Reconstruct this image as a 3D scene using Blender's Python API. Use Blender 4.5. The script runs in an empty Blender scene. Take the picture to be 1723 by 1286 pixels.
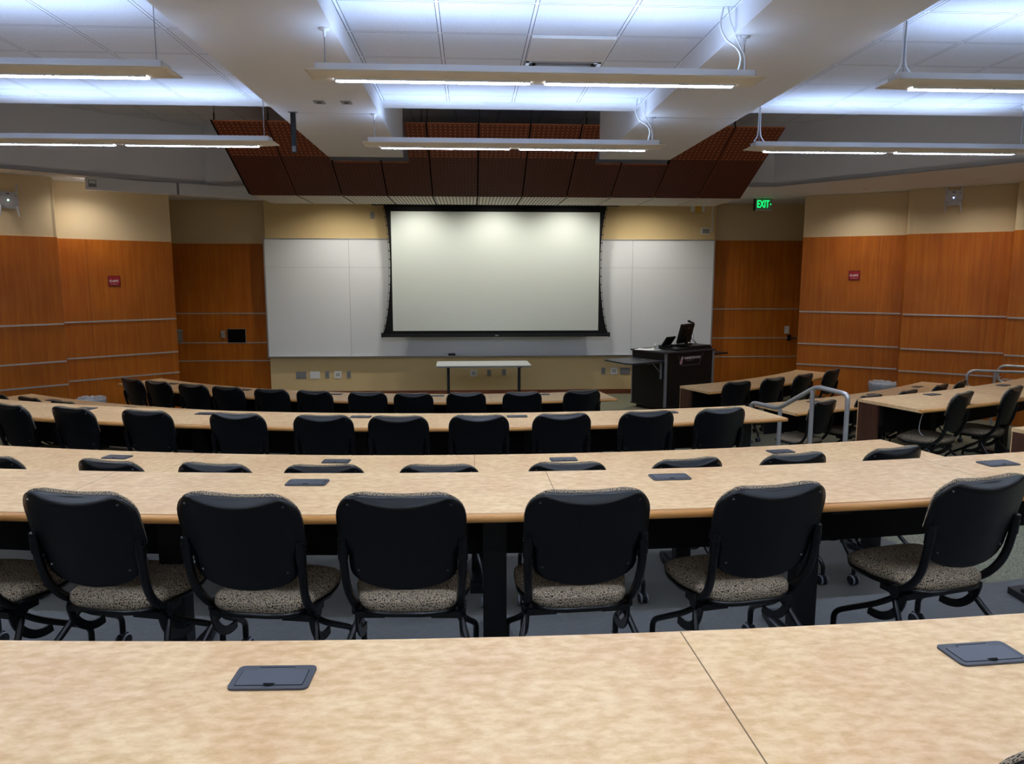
import bpy, math, random
from mathutils import Vector, Matrix
random.seed(7)
S = bpy.context.scene
C = S.collection
PI = math.pi
sin, cos, rad = math.sin, math.cos, math.radians

# ---------------------------------------------------------------- helpers
def lin(c):
    return tuple(((v/255)/12.92 if v/255 <= .04045 else ((v/255+.055)/1.055)**2.4) for v in c) + (1,)

def newmat(name):
    m = bpy.data.materials.new(name); m.use_nodes = True
    return m, m.node_tree.nodes, m.node_tree.links, m.node_tree.nodes['Principled BSDF']

def plain(name, rgb, rough=.5, metal=0, spec=.5, emit=None, es=0, bump=0, bscale=200, vary=0, vscale=6, trans=0, alpha=1):
    m, N, L, b = newmat(name)
    b.inputs['Base Color'].default_value = lin(rgb)
    b.inputs['Roughness'].default_value = rough
    b.inputs['Metallic'].default_value = metal
    b.inputs['Specular IOR Level'].default_value = spec
    if trans: b.inputs['Transmission Weight'].default_value = trans
    if alpha < 1: b.inputs['Alpha'].default_value = alpha
    if emit:
        b.inputs['Emission Color'].default_value = lin(emit); b.inputs['Emission Strength'].default_value = es
    tc = N.new('ShaderNodeTexCoord')
    if vary:
        n = N.new('ShaderNodeTexNoise'); n.inputs['Scale'].default_value = vscale; n.inputs['Detail'].default_value = 5
        L.new(tc.outputs['Object'], n.inputs['Vector'])
        mx = N.new('ShaderNodeMix'); mx.data_type = 'RGBA'
        a = [max(0, v*(1-vary)) for v in rgb]; c = [min(255, v*(1+vary)) for v in rgb]
        mx.inputs[6].default_value = lin(a); mx.inputs[7].default_value = lin(c)
        L.new(n.outputs['Fac'], mx.inputs[0]); L.new(mx.outputs[2], b.inputs['Base Color'])
    if bump:
        n = N.new('ShaderNodeTexNoise'); n.inputs['Scale'].default_value = bscale; n.inputs['Detail'].default_value = 3
        L.new(tc.outputs['Object'], n.inputs['Vector'])
        bp = N.new('ShaderNodeBump'); bp.inputs['Strength'].default_value = bump; bp.inputs['Distance'].default_value = .004
        L.new(n.outputs['Fac'], bp.inputs['Height']); L.new(bp.outputs['Normal'], b.inputs['Normal'])
    return m

def ramp(N, stops):
    r = N.new('ShaderNodeValToRGB')
    e = r.color_ramp.elements
    while len(e) < len(stops): e.new(.5)
    for i, (p, c) in enumerate(stops):
        e[i].position = p; e[i].color = lin(c)
    return r

def laminate():
    m, N, L, b = newmat('tan_mottled_laminate')
    tc = N.new('ShaderNodeTexCoord'); mp = N.new('ShaderNodeMapping'); mp.inputs['Scale'].default_value = (.8, 1.5, 1)
    L.new(tc.outputs['Object'], mp.inputs[0])
    n = N.new('ShaderNodeTexNoise'); n.inputs['Scale'].default_value = 28; n.inputs['Detail'].default_value = 6; n.inputs['Roughness'].default_value = .6
    n.inputs['Distortion'].default_value = .15
    L.new(mp.outputs[0], n.inputs['Vector'])
    r = ramp(N, [(.3, (210, 168, 118)), (.46, (223, 184, 136)), (.6, (233, 199, 153)), (.75, (240, 210, 170))])
    L.new(n.outputs['Fac'], r.inputs[0])
    n2 = N.new('ShaderNodeTexNoise'); n2.inputs['Scale'].default_value = 3; n2.inputs['Detail'].default_value = 2
    L.new(tc.outputs['Object'], n2.inputs['Vector'])
    mx = N.new('ShaderNodeMix'); mx.data_type = 'RGBA'; mx.blend_type = 'MULTIPLY'; mx.inputs[0].default_value = 1
    r2 = ramp(N, [(.35, (246, 238, 232)), (.65, (255, 255, 250))])
    L.new(n2.outputs['Fac'], r2.inputs[0]); L.new(r.outputs[0], mx.inputs[6]); L.new(r2.outputs[0], mx.inputs[7])
    L.new(mx.outputs[2], b.inputs['Base Color'])
    b.inputs['Roughness'].default_value = .42; b.inputs['Specular IOR Level'].default_value = .35
    return m

def wood(name, c0, c1, c2, horiz=False, rough=.38):
    m, N, L, b = newmat(name)
    tc = N.new('ShaderNodeTexCoord'); mp = N.new('ShaderNodeMapping')
    mp.inputs['Scale'].default_value = (26, 26, 1.2) if not horiz else (1.5, 1.5, 30)
    L.new(tc.outputs['Object'], mp.inputs[0])
    n = N.new('ShaderNodeTexNoise'); n.inputs['Scale'].default_value = 1; n.inputs['Detail'].default_value = 6; n.inputs['Distortion'].default_value = .4
    L.new(mp.outputs[0], n.inputs['Vector'])
    r = ramp(N, [(.3, c0), (.5, c1), (.7, c2)])
    L.new(n.outputs['Fac'], r.inputs[0])
    n2 = N.new('ShaderNodeTexNoise'); n2.inputs['Scale'].default_value = 1.1; n2.inputs['Detail'].default_value = 3
    L.new(tc.outputs['Object'], n2.inputs['Vector'])
    r2 = ramp(N, [(.3, (225, 218, 215)), (.7, (255, 255, 255))])
    L.new(n2.outputs['Fac'], r2.inputs[0])
    mx = N.new('ShaderNodeMix'); mx.data_type = 'RGBA'; mx.blend_type = 'MULTIPLY'; mx.inputs[0].default_value = 1
    L.new(r.outputs[0], mx.inputs[6]); L.new(r2.outputs[0], mx.inputs[7]); L.new(mx.outputs[2], b.inputs['Base Color'])
    b.inputs['Roughness'].default_value = rough; b.inputs['Specular IOR Level'].default_value = .3
    return m

def fabric(name, dark, light, scale=230, thr=.42):
    m, N, L, b = newmat(name)
    tc = N.new('ShaderNodeTexCoord')
    n = N.new('ShaderNodeTexNoise'); n.inputs['Scale'].default_value = scale; n.inputs['Detail'].default_value = 1.5
    L.new(tc.outputs['Object'], n.inputs['Vector'])
    r = ramp(N, [(thr, dark), (thr+.09, light)])
    L.new(n.outputs['Fac'], r.inputs[0]); L.new(r.outputs[0], b.inputs['Base Color'])
    b.inputs['Roughness'].default_value = .95; b.inputs['Specular IOR Level'].default_value = .1
    return m

def mnode(N, L, op, a, b_=None, c=None):
    n = N.new('ShaderNodeMath'); n.operation = op
    for i, v in enumerate((a, b_, c)):
        if v is None: continue
        if isinstance(v, (int, float)): n.inputs[i].default_value = v
        else: L.new(v, n.inputs[i])
    return n.outputs[0]

def tiles(name, tile, line):
    m, N, L, b = newmat(name)
    tc = N.new('ShaderNodeTexCoord'); sp = N.new('ShaderNodeSeparateXYZ'); L.new(tc.outputs['Object'], sp.inputs[0])
    def dist(o, off, pitch):
        v = mnode(N, L, 'ADD', o, -off+1000*pitch)
        v = mnode(N, L, 'MODULO', v, pitch)
        v = mnode(N, L, 'SUBTRACT', v, pitch/2); v = mnode(N, L, 'ABSOLUTE', v)
        return mnode(N, L, 'SUBTRACT', pitch/2, v)      # distance to the nearest grid line
    dx = dist(sp.outputs[0], -.19, .615); dy = dist(sp.outputs[1], 4.85, .592)
    d = mnode(N, L, 'MINIMUM', dx, dy)
    bar = mnode(N, L, 'LESS_THAN', d, .0095)
    edge = mnode(N, L, 'LESS_THAN', d, .0145)
    edge = mnode(N, L, 'SUBTRACT', edge, bar)
    n = N.new('ShaderNodeTexNoise'); n.inputs['Scale'].default_value = 140; n.inputs['Detail'].default_value = 4
    L.new(tc.outputs['Object'], n.inputs['Vector'])
    r = ramp(N, [(.35, [v*.93 for v in tile]), (.6, tile)]); L.new(n.outputs['Fac'], r.inputs[0])
    m1 = N.new('ShaderNodeMix'); m1.data_type = 'RGBA'; L.new(bar, m1.inputs[0]); L.new(r.outputs[0], m1.inputs[6]); m1.inputs[7].default_value = lin([min(255, v*1.02) for v in tile])
    m2 = N.new('ShaderNodeMix'); m2.data_type = 'RGBA'; L.new(edge, m2.inputs[0]); L.new(m1.outputs[2], m2.inputs[6]); m2.inputs[7].default_value = lin(line)
    L.new(m2.outputs[2], b.inputs['Base Color'])
    bp = N.new('ShaderNodeBump'); bp.inputs['Strength'].default_value = .25; bp.inputs['Distance'].default_value = .004
    L.new(n.outputs['Fac'], bp.inputs['Height']); L.new(bp.outputs['Normal'], b.inputs['Normal'])
    b.inputs['Roughness'].default_value = .9
    return m

def perforated(name, base, dot, px, pz, rr, base2=None):
    # rows of round holes in a wood veneer; object x across the panel, object y down its slope
    m, N, L, b = newmat(name)
    tc = N.new('ShaderNodeTexCoord'); sp = N.new('ShaderNodeSeparateXYZ'); L.new(tc.outputs['Object'], sp.inputs[0])
    def cell(o, p):
        v = mnode(N, L, 'ADD', o, 500*p); v = mnode(N, L, 'MODULO', v, p); return mnode(N, L, 'SUBTRACT', v, p/2)
    x = cell(sp.outputs[0], px); y = cell(sp.outputs[1], pz)
    d = mnode(N, L, 'SQRT', mnode(N, L, 'ADD', mnode(N, L, 'MULTIPLY', x, x), mnode(N, L, 'MULTIPLY', y, y)))
    f = mnode(N, L, 'LESS_THAN', d, rr)
    mp = N.new('ShaderNodeMapping'); mp.inputs['Scale'].default_value = (30, 2, 2); L.new(tc.outputs['Object'], mp.inputs[0])
    n = N.new('ShaderNodeTexNoise'); n.inputs['Scale'].default_value = 1; n.inputs['Detail'].default_value = 4; L.new(mp.outputs[0], n.inputs['Vector'])
    r = ramp(N, [(.3, [v*.85 for v in base]), (.7, base)]); L.new(n.outputs['Fac'], r.inputs[0])
    mx = N.new('ShaderNodeMix'); mx.data_type = 'RGBA'; L.new(f, mx.inputs[0]); L.new(r.outputs[0], mx.inputs[6]); mx.inputs[7].default_value = lin(dot)
    L.new(mx.outputs[2], b.inputs['Base Color']); b.inputs['Roughness'].default_value = .5; b.inputs['Specular IOR Level'].default_value = .25
    return m

def slotted(name, base, slot, p):
    m, N, L, b = newmat(name)
    tc = N.new('ShaderNodeTexCoord'); sp = N.new('ShaderNodeSeparateXYZ'); L.new(tc.outputs['Object'], sp.inputs[0])
    v = mnode(N, L, 'MODULO', mnode(N, L, 'ADD', sp.outputs[0], 500*p), p)
    f = mnode(N, L, 'LESS_THAN', v, p*.4)
    mx = N.new('ShaderNodeMix'); mx.data_type = 'RGBA'; L.new(f, mx.inputs[0]); mx.inputs[6].default_value = lin(base); mx.inputs[7].default_value = lin(slot)
    L.new(mx.outputs[2], b.inputs['Base Color']); b.inputs['Roughness'].default_value = .6
    return m

def emission(name, rgb, s):
    m = bpy.data.materials.new(name); m.use_nodes = True; N = m.node_tree.nodes; L = m.node_tree.links
    N.clear(); e = N.new('ShaderNodeEmission'); e.inputs[0].default_value = lin(rgb); e.inputs[1].default_value = s
    o = N.new('ShaderNodeOutputMaterial'); L.new(e.outputs[0], o.inputs[0]); return m

M = dict(
    lam=laminate(),
    oak=wood('oak_edge', (200, 140, 76), (213, 155, 88), (224, 168, 102), True, .3),
    paneledge=plain('panel_edge_oak', (205, 165, 115), .5, vary=.06, vscale=20),
    cherry=wood('cherry_panel', (186, 100, 24), (198, 111, 28), (208, 122, 34)),
    brown=wood('dark_brown_laminate', (70, 43, 32), (80, 50, 37), (88, 56, 42)),
    black=plain('black_painted_steel', (17, 18, 21), .42, 0, .4),
    blackpanel=plain('black_modesty_board', (20, 20, 22), .7, 0, .25, vary=.15, vscale=30),
    shell=plain('black_chair_plastic', (6, 7, 10), .34, 0, .45, bump=.12, bscale=900),
    frame=plain('black_tube_enamel', (6, 6, 8), .3, 0, .5),
    fab=fabric('speckled_seat_fabric', (24, 23, 23), (160, 143, 120)),
    wheel=plain('black_caster_rubber', (26, 29, 34), .5, 0, .4),
    rim=plain('grey_caster_rim', (120, 124, 130), .5),
    beige=plain('beige_wall_paint', (222, 196, 146), .85, 0, .2, bump=.08, bscale=260),
    beige2=plain('beige_side_wall_paint', (220, 197, 158), .85, 0, .2, bump=.08, bscale=260),
    white=plain('white_gypsum_paint', (226, 227, 230), .85, 0, .2, bump=.05, bscale=300),
    grayw=plain('light_grey_wall_paint', (232, 234, 240), .9, 0, .2),
    tile=tiles('acoustic_tile', (230, 236, 248), (84, 88, 100)),
    metal=plain('brushed_aluminium', (190, 188, 186), .35, .85, .5),
    steel=plain('brushed_steel_rail', (186, 184, 182), .35, .55, .5, vary=.05, vscale=60),
    trimm=plain('satin_aluminium_strip', (205, 200, 196), .35, .55, .5),
    board=plain('whiteboard_enamel', (234, 238, 241), .25, 0, .5, vary=.008, vscale=2),
    screen=plain('projection_fabric', (212, 219, 214), .9, 0, .1),
    blackfab=plain('black_screen_border', (16, 17, 20), .75, 0, .2),
    base=wood('cherry_baseboard', (106, 58, 36), (116, 66, 42), (124, 72, 46), True),
    carpet=fabric('green_grey_carpet', (92, 92, 78), (140, 138, 116), 160, .45),
    vinyl=plain('grey_floor_covering', (84, 83, 78), .55, 0, .3, vary=.12, vscale=3, bump=.1, bscale=60),
    vinyl_lit=plain('grey_floor_lit', (94, 95, 94), .6, 0, .3, vary=.1, vscale=40, bump=.2, bscale=90),  # same floor covering toned lighter, for the stronger light on the top tier
    lightmetal=plain('cream_fixture_enamel', (226, 220, 208), .4, 0, .4),
    chan=plain('white_fixture_channel', (226, 229, 234), .45, 0, .4),
    lens=emission('lit_louvre', (218, 232, 255), 42),
    up=emission('lit_tube_uplight', (190, 215, 255), 6.2),
    louv=plain('louvre_blade', (236, 240, 245), .4),
    wire=plain('white_cable', (226, 228, 232), .6),
    steelwire=plain('steel_suspension_wire', (150, 152, 156), .4, .8),
    outlet=plain('slate_blue_plastic', (60, 62, 68), .45, 0, .45),
    outlet2=plain('slate_blue_lid', (70, 73, 80), .42, 0, .45),
    strut=plain('dark_galvanised_steel', (62, 68, 76), .45, .6),
    dark=plain('black_void', (6, 6, 7), .8, 0, .1),
    seam=plain('seam_line', (120, 92, 62), .8),
    wseam=plain('wood_seam_line', (82, 42, 20), .8),
    bseam=plain('board_seam_line', (150, 154, 156), .6),
    greyp=plain('grey_wall_plate', (140, 142, 146), .45, .3),
    whitep=plain('white_wall_plate', (226, 228, 228), .5),
    holes=plain('socket_hole', (40, 42, 46), .6),
    red=plain('red_sign_plastic', (170, 30, 44), .45),
    reddark=plain('dark_red_rim', (100, 14, 14), .5),
    textw=plain('white_lettering', (240, 228, 230), .5),
    yellow=plain('amber_diffuser', (214, 168, 52), .5),
    green=emission('green_exit_letters', (10, 235, 105), .9),
    exitp=plain('exit_face_panel', (150, 156, 150), .4),
    ap=plain('access_point_shell', (206, 206, 214), .5),
    led=emission('blue_led', (150, 180, 255), 6),
    ledg=emission('green_led', (190, 255, 230), 6),
    can=plain('grey_plastic_bin', (112, 120, 132), .5, vary=.05),
    liner=plain('clear_bin_liner', (214, 220, 226), .25, 0, .6, alpha=.55, bump=.6, bscale=30),
    tabletop=plain('pale_grey_laminate', (196, 200, 200), .35, vary=.02, vscale=30),
    lecwood=plain('black_lectern_laminate', (11, 11, 14), .45, 0, .4, vary=.15, vscale=40),
    lectop=plain('charcoal_lectern_top', (58, 62, 70), .35, 0, .5),
    glassp=plain('frosted_clear_plastic', (225, 232, 235), .15, 0, .5, trans=.6),
    paper=plain('white_paper', (236, 238, 240), .8),
    crimson=plain('crimson_emblem', (190, 60, 80), .5),
    perf1=perforated('perforated_cherry', (132, 66, 42), (212, 140, 96), .062, .062, .0105),  # bright dot colour stands for light coming through the holes from behind
    perf2=perforated('fine_perforated_cherry', (96, 48, 36), (150, 90, 66), .048, .062, .0075),
    cedge=plain('cherry_raw_edge', (196, 116, 72), .6),
    slotc=slotted('slotted_cream_panel', (232, 224, 206), (140, 128, 110), .052),
    downl=emission('downlight_glow', (255, 238, 208), 30),
)

class MB:
    """collects shapes, links them as ONE mesh object"""
    def __init__(s): s.v = []; s.f = []; s.m = []; s.mats = []; s.sm = []
    def mi(s, mat):
        if mat not in s.mats: s.mats.append(mat)
        return s.mats.index(mat)
    def add(s, vs, fs, mat, smooth=False):
        o = len(s.v); s.v += [tuple(v) for v in vs]; k = s.mi(mat)
        for f in fs: s.f.append([i+o for i in f]); s.m.append(k); s.sm.append(smooth)
    def box(s, x0, x1, y0, y1, z0, z1, mat, T=None):
        vs = [Vector((x, y, z)) for z in (z0, z1) for y in (y0, y1) for x in (x0, x1)]
        if T: vs = [T @ v for v in vs]
        s.add(vs, [(0, 2, 3, 1), (4, 5, 7, 6), (0, 1, 5, 4), (2, 6, 7, 3), (0, 4, 6, 2), (1, 3, 7, 5)], mat)
    def prism(s, poly, z0, z1, mat, T=None, smooth=False):
        n = len(poly); a = sum(poly[i][0]*poly[(i+1) % n][1]-poly[(i+1) % n][0]*poly[i][1] for i in range(n))
        if a < 0: poly = poly[::-1]
        vs = [Vector((p[0], p[1], z0)) for p in poly]+[Vector((p[0], p[1], z1)) for p in poly]
        if T: vs = [T @ v for v in vs]
        s.add(vs, [tuple(range(n))[::-1], tuple(range(n, 2*n))], mat)
        s.add(vs, [(i, (i+1) % n, n+(i+1) % n, n+i) for i in range(n)], mat, smooth)
    def tube(s, pts, r, mat, seg=10, closed=False, cap=True):
        pts = [Vector(p) for p in pts]; n = len(pts); rings = []
        up = None
        for i, p in enumerate(pts):
            a = pts[max(i-1, 0)]; b = pts[min(i+1, n-1)]; t = (b-a).normalized()
            if up is None:
                up = Vector((0, 0, 1)) if abs(t.z) < .9 else Vector((1, 0, 0))
            u = (up-t*up.dot(t)).normalized(); w = t.cross(u); up = u
            rr = r[i] if isinstance(r, (list, tuple)) else r
            rings.append([p+u*rr*cos(2*PI*k/seg)+w*rr*sin(2*PI*k/seg) for k in range(seg)])
        vs = [v for rg in rings for v in rg]; fs = []
        for i in range(n-1):
            for k in range(seg):
                fs.append((i*seg+k, i*seg+(k+1) % seg, (i+1)*seg+(k+1) % seg, (i+1)*seg+k))
        s.add(vs, fs, mat, True)
        if cap: s.add(vs, [tuple(range(seg))[::-1], tuple(range((n-1)*seg, n*seg))], mat)
    def lathe(s, prof, mat, seg=20, T=None, smooth=True):
        vs = []; fs = []; n = len(prof)
        for r, z in prof:
            for k in range(seg): vs.append(Vector((r*cos(2*PI*k/seg), r*sin(2*PI*k/seg), z)))
        if T: vs = [T @ v for v in vs]
        for i in range(n-1):
            for k in range(seg):
                fs.append((i*seg+k, i*seg+(k+1) % seg, (i+1)*seg+(k+1) % seg, (i+1)*seg+k))
        s.add(vs, fs, mat, smooth)
    def arc(s, prof, t0, t1, mat, n=None, c=None, smooth=False):
        """sweep a closed (r, z) profile round the theatre centre"""
        n = n or max(2, int(abs(t1-t0)/1.0)); vs = []; fs = []; k = len(prof)
        for i in range(n+1):
            t = rad(t0+(t1-t0)*i/n)
            for p in prof:
                r, z = p[0], p[1]
                vs.append((CX+r*sin(t), CY-r*cos(t), z))
        for i in range(n):
            for j in range(k): fs.append((i*k+j, i*k+(j+1) % k, (i+1)*k+(j+1) % k, (i+1)*k+j))
        s.add(vs, fs, mat, smooth)
        s.add(vs, [tuple(range(k))[::-1], tuple(range(n*k, n*k+k))], mat)
    def build(s, name, parent=None, origin=None, loc=None, bevel=0):
        me = bpy.data.meshes.new(name)
        o_ = Vector(origin) if origin is not None else Vector((0, 0, 0))
        me.from_pydata([tuple(Vector(v)-o_) for v in s.v], [], s.f)
        for mt in s.mats: me.materials.append(mt)
        me.polygons.foreach_set('material_index', s.m); me.polygons.foreach_set('use_smooth', s.sm)
        me.update()
        import bmesh
        bm = bmesh.new(); bm.from_mesh(me); bmesh.ops.recalc_face_normals(bm, faces=bm.faces); bm.to_mesh(me); bm.free()
        o = bpy.data.objects.new(name, me); C.objects.link(o)
        if parent: o.parent = parent
        elif origin is not None: o.location = origin
        if loc is not None: o.location = loc
        if bevel:
            b = o.modifiers.new('bevel', 'BEVEL'); b.width = bevel; b.segments = 2; b.limit_method = 'ANGLE'
        return o

def tag(o, label, cat, group=None):
    o['label'] = label; o['category'] = cat
    if group: o['group'] = group
    return o
def empty(name, loc, rz, label, cat, group=None):
    o = bpy.data.objects.new(name, None); C.objects.link(o); o.empty_display_size = .1
    o.location = loc; o.rotation_euler = (0, 0, rz); return tag(o, label, cat, group)
def struct(o): o['kind'] = 'structure'; return o
KIDS = {}
def copy_tree(o, parent=None):
    c = o.copy(); C.objects.link(c)
    if parent: c.parent = parent
    for ch in KIDS_OF(o): copy_tree(ch, c)
    return c
def KIDS_OF(o): return [x for x in KIDS.get(o.name, [])]
def reg():
    KIDS.clear()
    for x in C.objects:
        if x.parent: KIDS.setdefault(x.parent.name, []).append(x)
def smoothpath(pts, sub=5):
    pts = [Vector(p) for p in pts]; out = []
    for i in range(len(pts)-1):
        p0 = pts[max(i-1, 0)]; p1 = pts[i]; p2 = pts[i+1]; p3 = pts[min(i+2, len(pts)-1)]
        for k in range(sub):
            t = k/sub
            out.append(.5*((2*p1)+(p2-p0)*t+(2*p0-5*p1+4*p2-p3)*t*t+(3*p1-p0-3*p2+p3)*t**3))
    out.append(pts[-1]); return out
def fillet(pts, r, n=5):
    """polyline with rounded bends"""
    pts = [Vector(p) for p in pts]; out = [pts[0]]
    for i in range(1, len(pts)-1):
        a, b, c = pts[i-1], pts[i], pts[i+1]
        d1 = min(r, (a-b).length*.45); d2 = min(r, (c-b).length*.45)
        p = b+(a-b).normalized()*d1; q = b+(c-b).normalized()*d2
        for k in range(n+1):
            t = k/n; out.append(p*(1-t)**2+b*2*t*(1-t)+q*t*t)
    out.append(pts[-1]); return out
def rrect(x0, x1, y0, y1, r, n=5):
    o = []
    for cx, cy, a in ((x1-r, y1-r, 0), (x0+r, y1-r, 90), (x0+r, y0+r, 180), (x1-r, y0+r, 270)):
        for k in range(n+1):
            t = rad(a+90*k/n); o.append((cx+r*cos(t), cy+r*sin(t)))
    return o
def text_mesh(body, size, mat, name, parent, M4, ext=.001, sx=1, bold=0):
    cu = bpy.data.curves.new(name+'_c', 'FONT'); cu.body = body; cu.size = size; cu.extrude = ext
    cu.align_x = 'CENTER'; cu.align_y = 'CENTER'; cu.offset = bold
    t = bpy.data.objects.new('tmp', cu); C.objects.link(t)
    bpy.context.view_layer.update()
    me = bpy.data.meshes.new_from_object(t.evaluated_get(bpy.context.evaluated_depsgraph_get()))
    bpy.data.objects.remove(t); me.name = name
    me.transform(M4 @ Matrix.Diagonal((sx, 1, 1, 1))); me.materials.clear(); me.materials.append(mat)
    o = bpy.data.objects.new(name, me); C.objects.link(o); o.parent = parent; return o
STAND = Matrix.Rotation(PI/2, 4, 'X')     # text upright, facing -Y

CX, CY = .1, 18.0                        # centre of the curved seating
def pol(r, t, z=0): t = rad(t); return Vector((CX+r*sin(t), CY-r*cos(t), z))

# ---------------------------------------------------------------- room shell
ZT = 3.64; ZL = 3.88; ZU = 4.52; ZS = 3.72
FOOT = [(-3.75, 14.3), (-3.75, 14.5), (-6.2, 14.5), (-6.2, 13.2), (-4.86, 12.79), (-6.1, 11.7), (-5.95, 11.4), (-7.2, 10.21),
        (-7.05, 9.92), (-9, 8.06), (-9, -3), (9.6, -3), (9.6, 9.6), (8.08, 10.92), (8.26, 11.18), (7.104, 12.027), (7.207, 12.253), (5.85, 13.12),
        (7.2, 13.5), (7.2, 14.5), (4.66, 14.5), (4.66, 14.3)]
RC = 9999
def rmax(t, r0):
    d = Vector((sin(rad(t)), -cos(rad(t)))); best = 0
    for i in range(len(FOOT)):
        a = Vector(FOOT[i]); b = Vector(FOOT[(i+1) % len(FOOT)]); e = b-a
        den = d.x*e.y-d.y*e.x
        if abs(den) < 1e-9: continue
        w = a-Vector((CX, CY)); s = (w.x*e.y-w.y*e.x)/den; u = (w.x*d.y-w.y*d.x)/den
        if 0 <= u <= 1 and s > best: best = s
    return best
R_BC, R_AB = 11.32, 14.5
fl = MB()
fl.prism(FOOT, -.12, 0, M['carpet'])
def terrace(mb, r0, r1, z0, z1, t0, t1, mat):
    n = int(t1-t0); pts_in = []; pts_out = []
    for i in range(n+1):
        t = t0+(t1-t0)*i/n; R = min(r1, rmax(t, r0))
        if R > r0+.02: pts_in.append(pol(r0, t)); pts_out.append(pol(R, t))
    for i in range(len(pts_in)-1):
        a, b, c, d = pts_in[i], pts_in[i+1], pts_out[i+1], pts_out[i]
        vs = [Vector((p.x, p.y, z)) for z in (z0, z1) for p in (a, b, c, d)]
        mb.add(vs, [(4, 7, 6, 5), (0, 1, 5, 4), (2, 3, 7, 6)], mat)
terrace(fl, 8.3, R_BC, 0, .003, -36, 13, M['vinyl'])
terrace(fl, R_BC, 40, 0, .29, -62, 62, M['carpet'])
terrace(fl, R_BC+.01, R_AB, .29, .293, -36, 13.2, M['vinyl'])
terrace(fl, R_AB, 40, .29, .58, -62, 62, M['carpet'])
terrace(fl, R_AB+.01, 17.8, .58, .583, -40, 13.2, M['vinyl_lit'])
fl.arc([(R_BC-.3, 0), (R_BC, 0), (R_BC, .145), (R_BC-.3, .145)], 13.4, 18.8, M['carpet'])
fl.arc([(R_AB-.3, .29), (R_AB, .29), (R_AB, .435), (R_AB-.3, .435)], 13.4, 18.8, M['carpet'])
struct(fl.build('floor'))

def wallbit(mb, p, q, z0, z1, mat, off=0, th=.08):
    """vertical slab whose room-side face runs p-q (off > 0 pushes it back, away from the room)"""
    p = Vector(p); q = Vector(q); d = (q-p).normalized(); n = Vector((-d.y, d.x))
    if n.dot(Vector((.4, 7.5))-(p+q)/2) > 0: n = -n
    a, b = p+n*off, q+n*off; c, e = q+n*(off+th), p+n*(off+th)
    mb.prism([a, b, c, e], z0, z1, mat)
def panelwall(name, segs, wtop, trims, seams, outer=[]):
    w = MB()
    for (p, q) in segs:
        wallbit(w, p, q, 0, ZT+.1, M['beige2'], .012, .1)
        wallbit(w, p, q, .0, wtop, M['cherry'], 0, .02)
    for (p, q, t) in seams:
        p = Vector(p); q = Vector(q); d = (q-p).normalized(); a = p+d*(t-.002); b = p+d*(t+.002)
        wallbit(w, a, b, 0, wtop, M['wseam'], -.0015, .01)
    for (p, q) in outer:
        wallbit(w, p, q, 0, ZT+.1, M['beige2'], 0, .1)
        if (Vector(p)-Vector(q)).length < .5: wallbit(w, p, q, 0, wtop, M['cherry'], -.004, .02)
    o = struct(w.build(name))
    return o
L2 = ((-4.86, 12.79), (-6.1, 11.7)); L1 = ((-5.95, 11.4), (-7.2, 10.21)); L0 = ((-7.05, 9.92), (-9, 8.06))
R1 = ((5.85, 13.12), (7.207, 12.253)); R2 = ((7.104, 12.027), (8.26, 11.18)); R3 = ((8.08, 10.92), (9.6, 9.6))
panelwall('wall_left', [L2, L1, L0], 2.80, None, [(*L2, 1.27)],
          [((-6.1, 11.7), (-5.95, 11.4)), ((-7.2, 10.21), (-7.05, 9.92)), ((-9, 8.06), (-9, -3)), ((-6.2, 14.5), (-6.2, 13.2)), ((-6.2, 13.2), (-4.97, 12.85))])
panelwall('wall_right', [R1, R2, R3], 2.93, None, [(*R1, 1.22), (*R2, 1.17)],
          [((7.104, 12.027), (7.207, 12.253)), ((8.08, 10.92), (8.26, 11.18)), ((9.6, 9.6), (9.6, -3)), ((7.2, 13.5), (7.2, 14.5)), ((5.99, 13.17), (7.2, 13.5))])
w = MB(); w.box(-9, 9.6, -3.1, -3, 0, ZL, M['beige2']); struct(w.build('wall_back'))
w = MB()
w.box(-3.75, 4.66, 14.3, 14.62, 0, ZT+.1, M['beige'])
w.box(-6.3, -3.75, 14.5, 14.62, 0, ZT+.1, M['beige2']); w.box(-6.2, -3.75, 14.485, 14.5, 0, 2.85, M['cherry'])
w.box(4.66, 7.3, 14.5, 14.62, 0, ZT+.1, M['beige2']); w.box(4.66, 7.2, 14.485, 14.5, 0, 2.94, M['cherry'])
w.box(5.938, 5.942, 14.483, 14.49, 0, 2.94, M['wseam'])
struct(w.build('wall_front'))
w = MB(); w.box(-3.72, 4.64, 14.285, 14.3, 0, .09, M['base']); struct(w.build('baseboard_front'))
tn = 0
def trim(p, q, z):
    global tn
    tn += 1; t = MB(); wallbit(t, p, q, z-.011, z+.011, M['trimm'], -.012, .014); struct(t.build('trim_%d' % tn))
for z in (1.55, 1.0, .655):
    for s in (L2, L1, L0): trim(*s, z)
    trim((-3.76, 14.485), (-6.2, 14.485), z+.005)
for z in (1.635, 1.07, .70):
    for s in (R1, R2, R3): trim(*s, z)
    trim((4.67, 14.485), (7.2, 14.485), z-.01)
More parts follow.
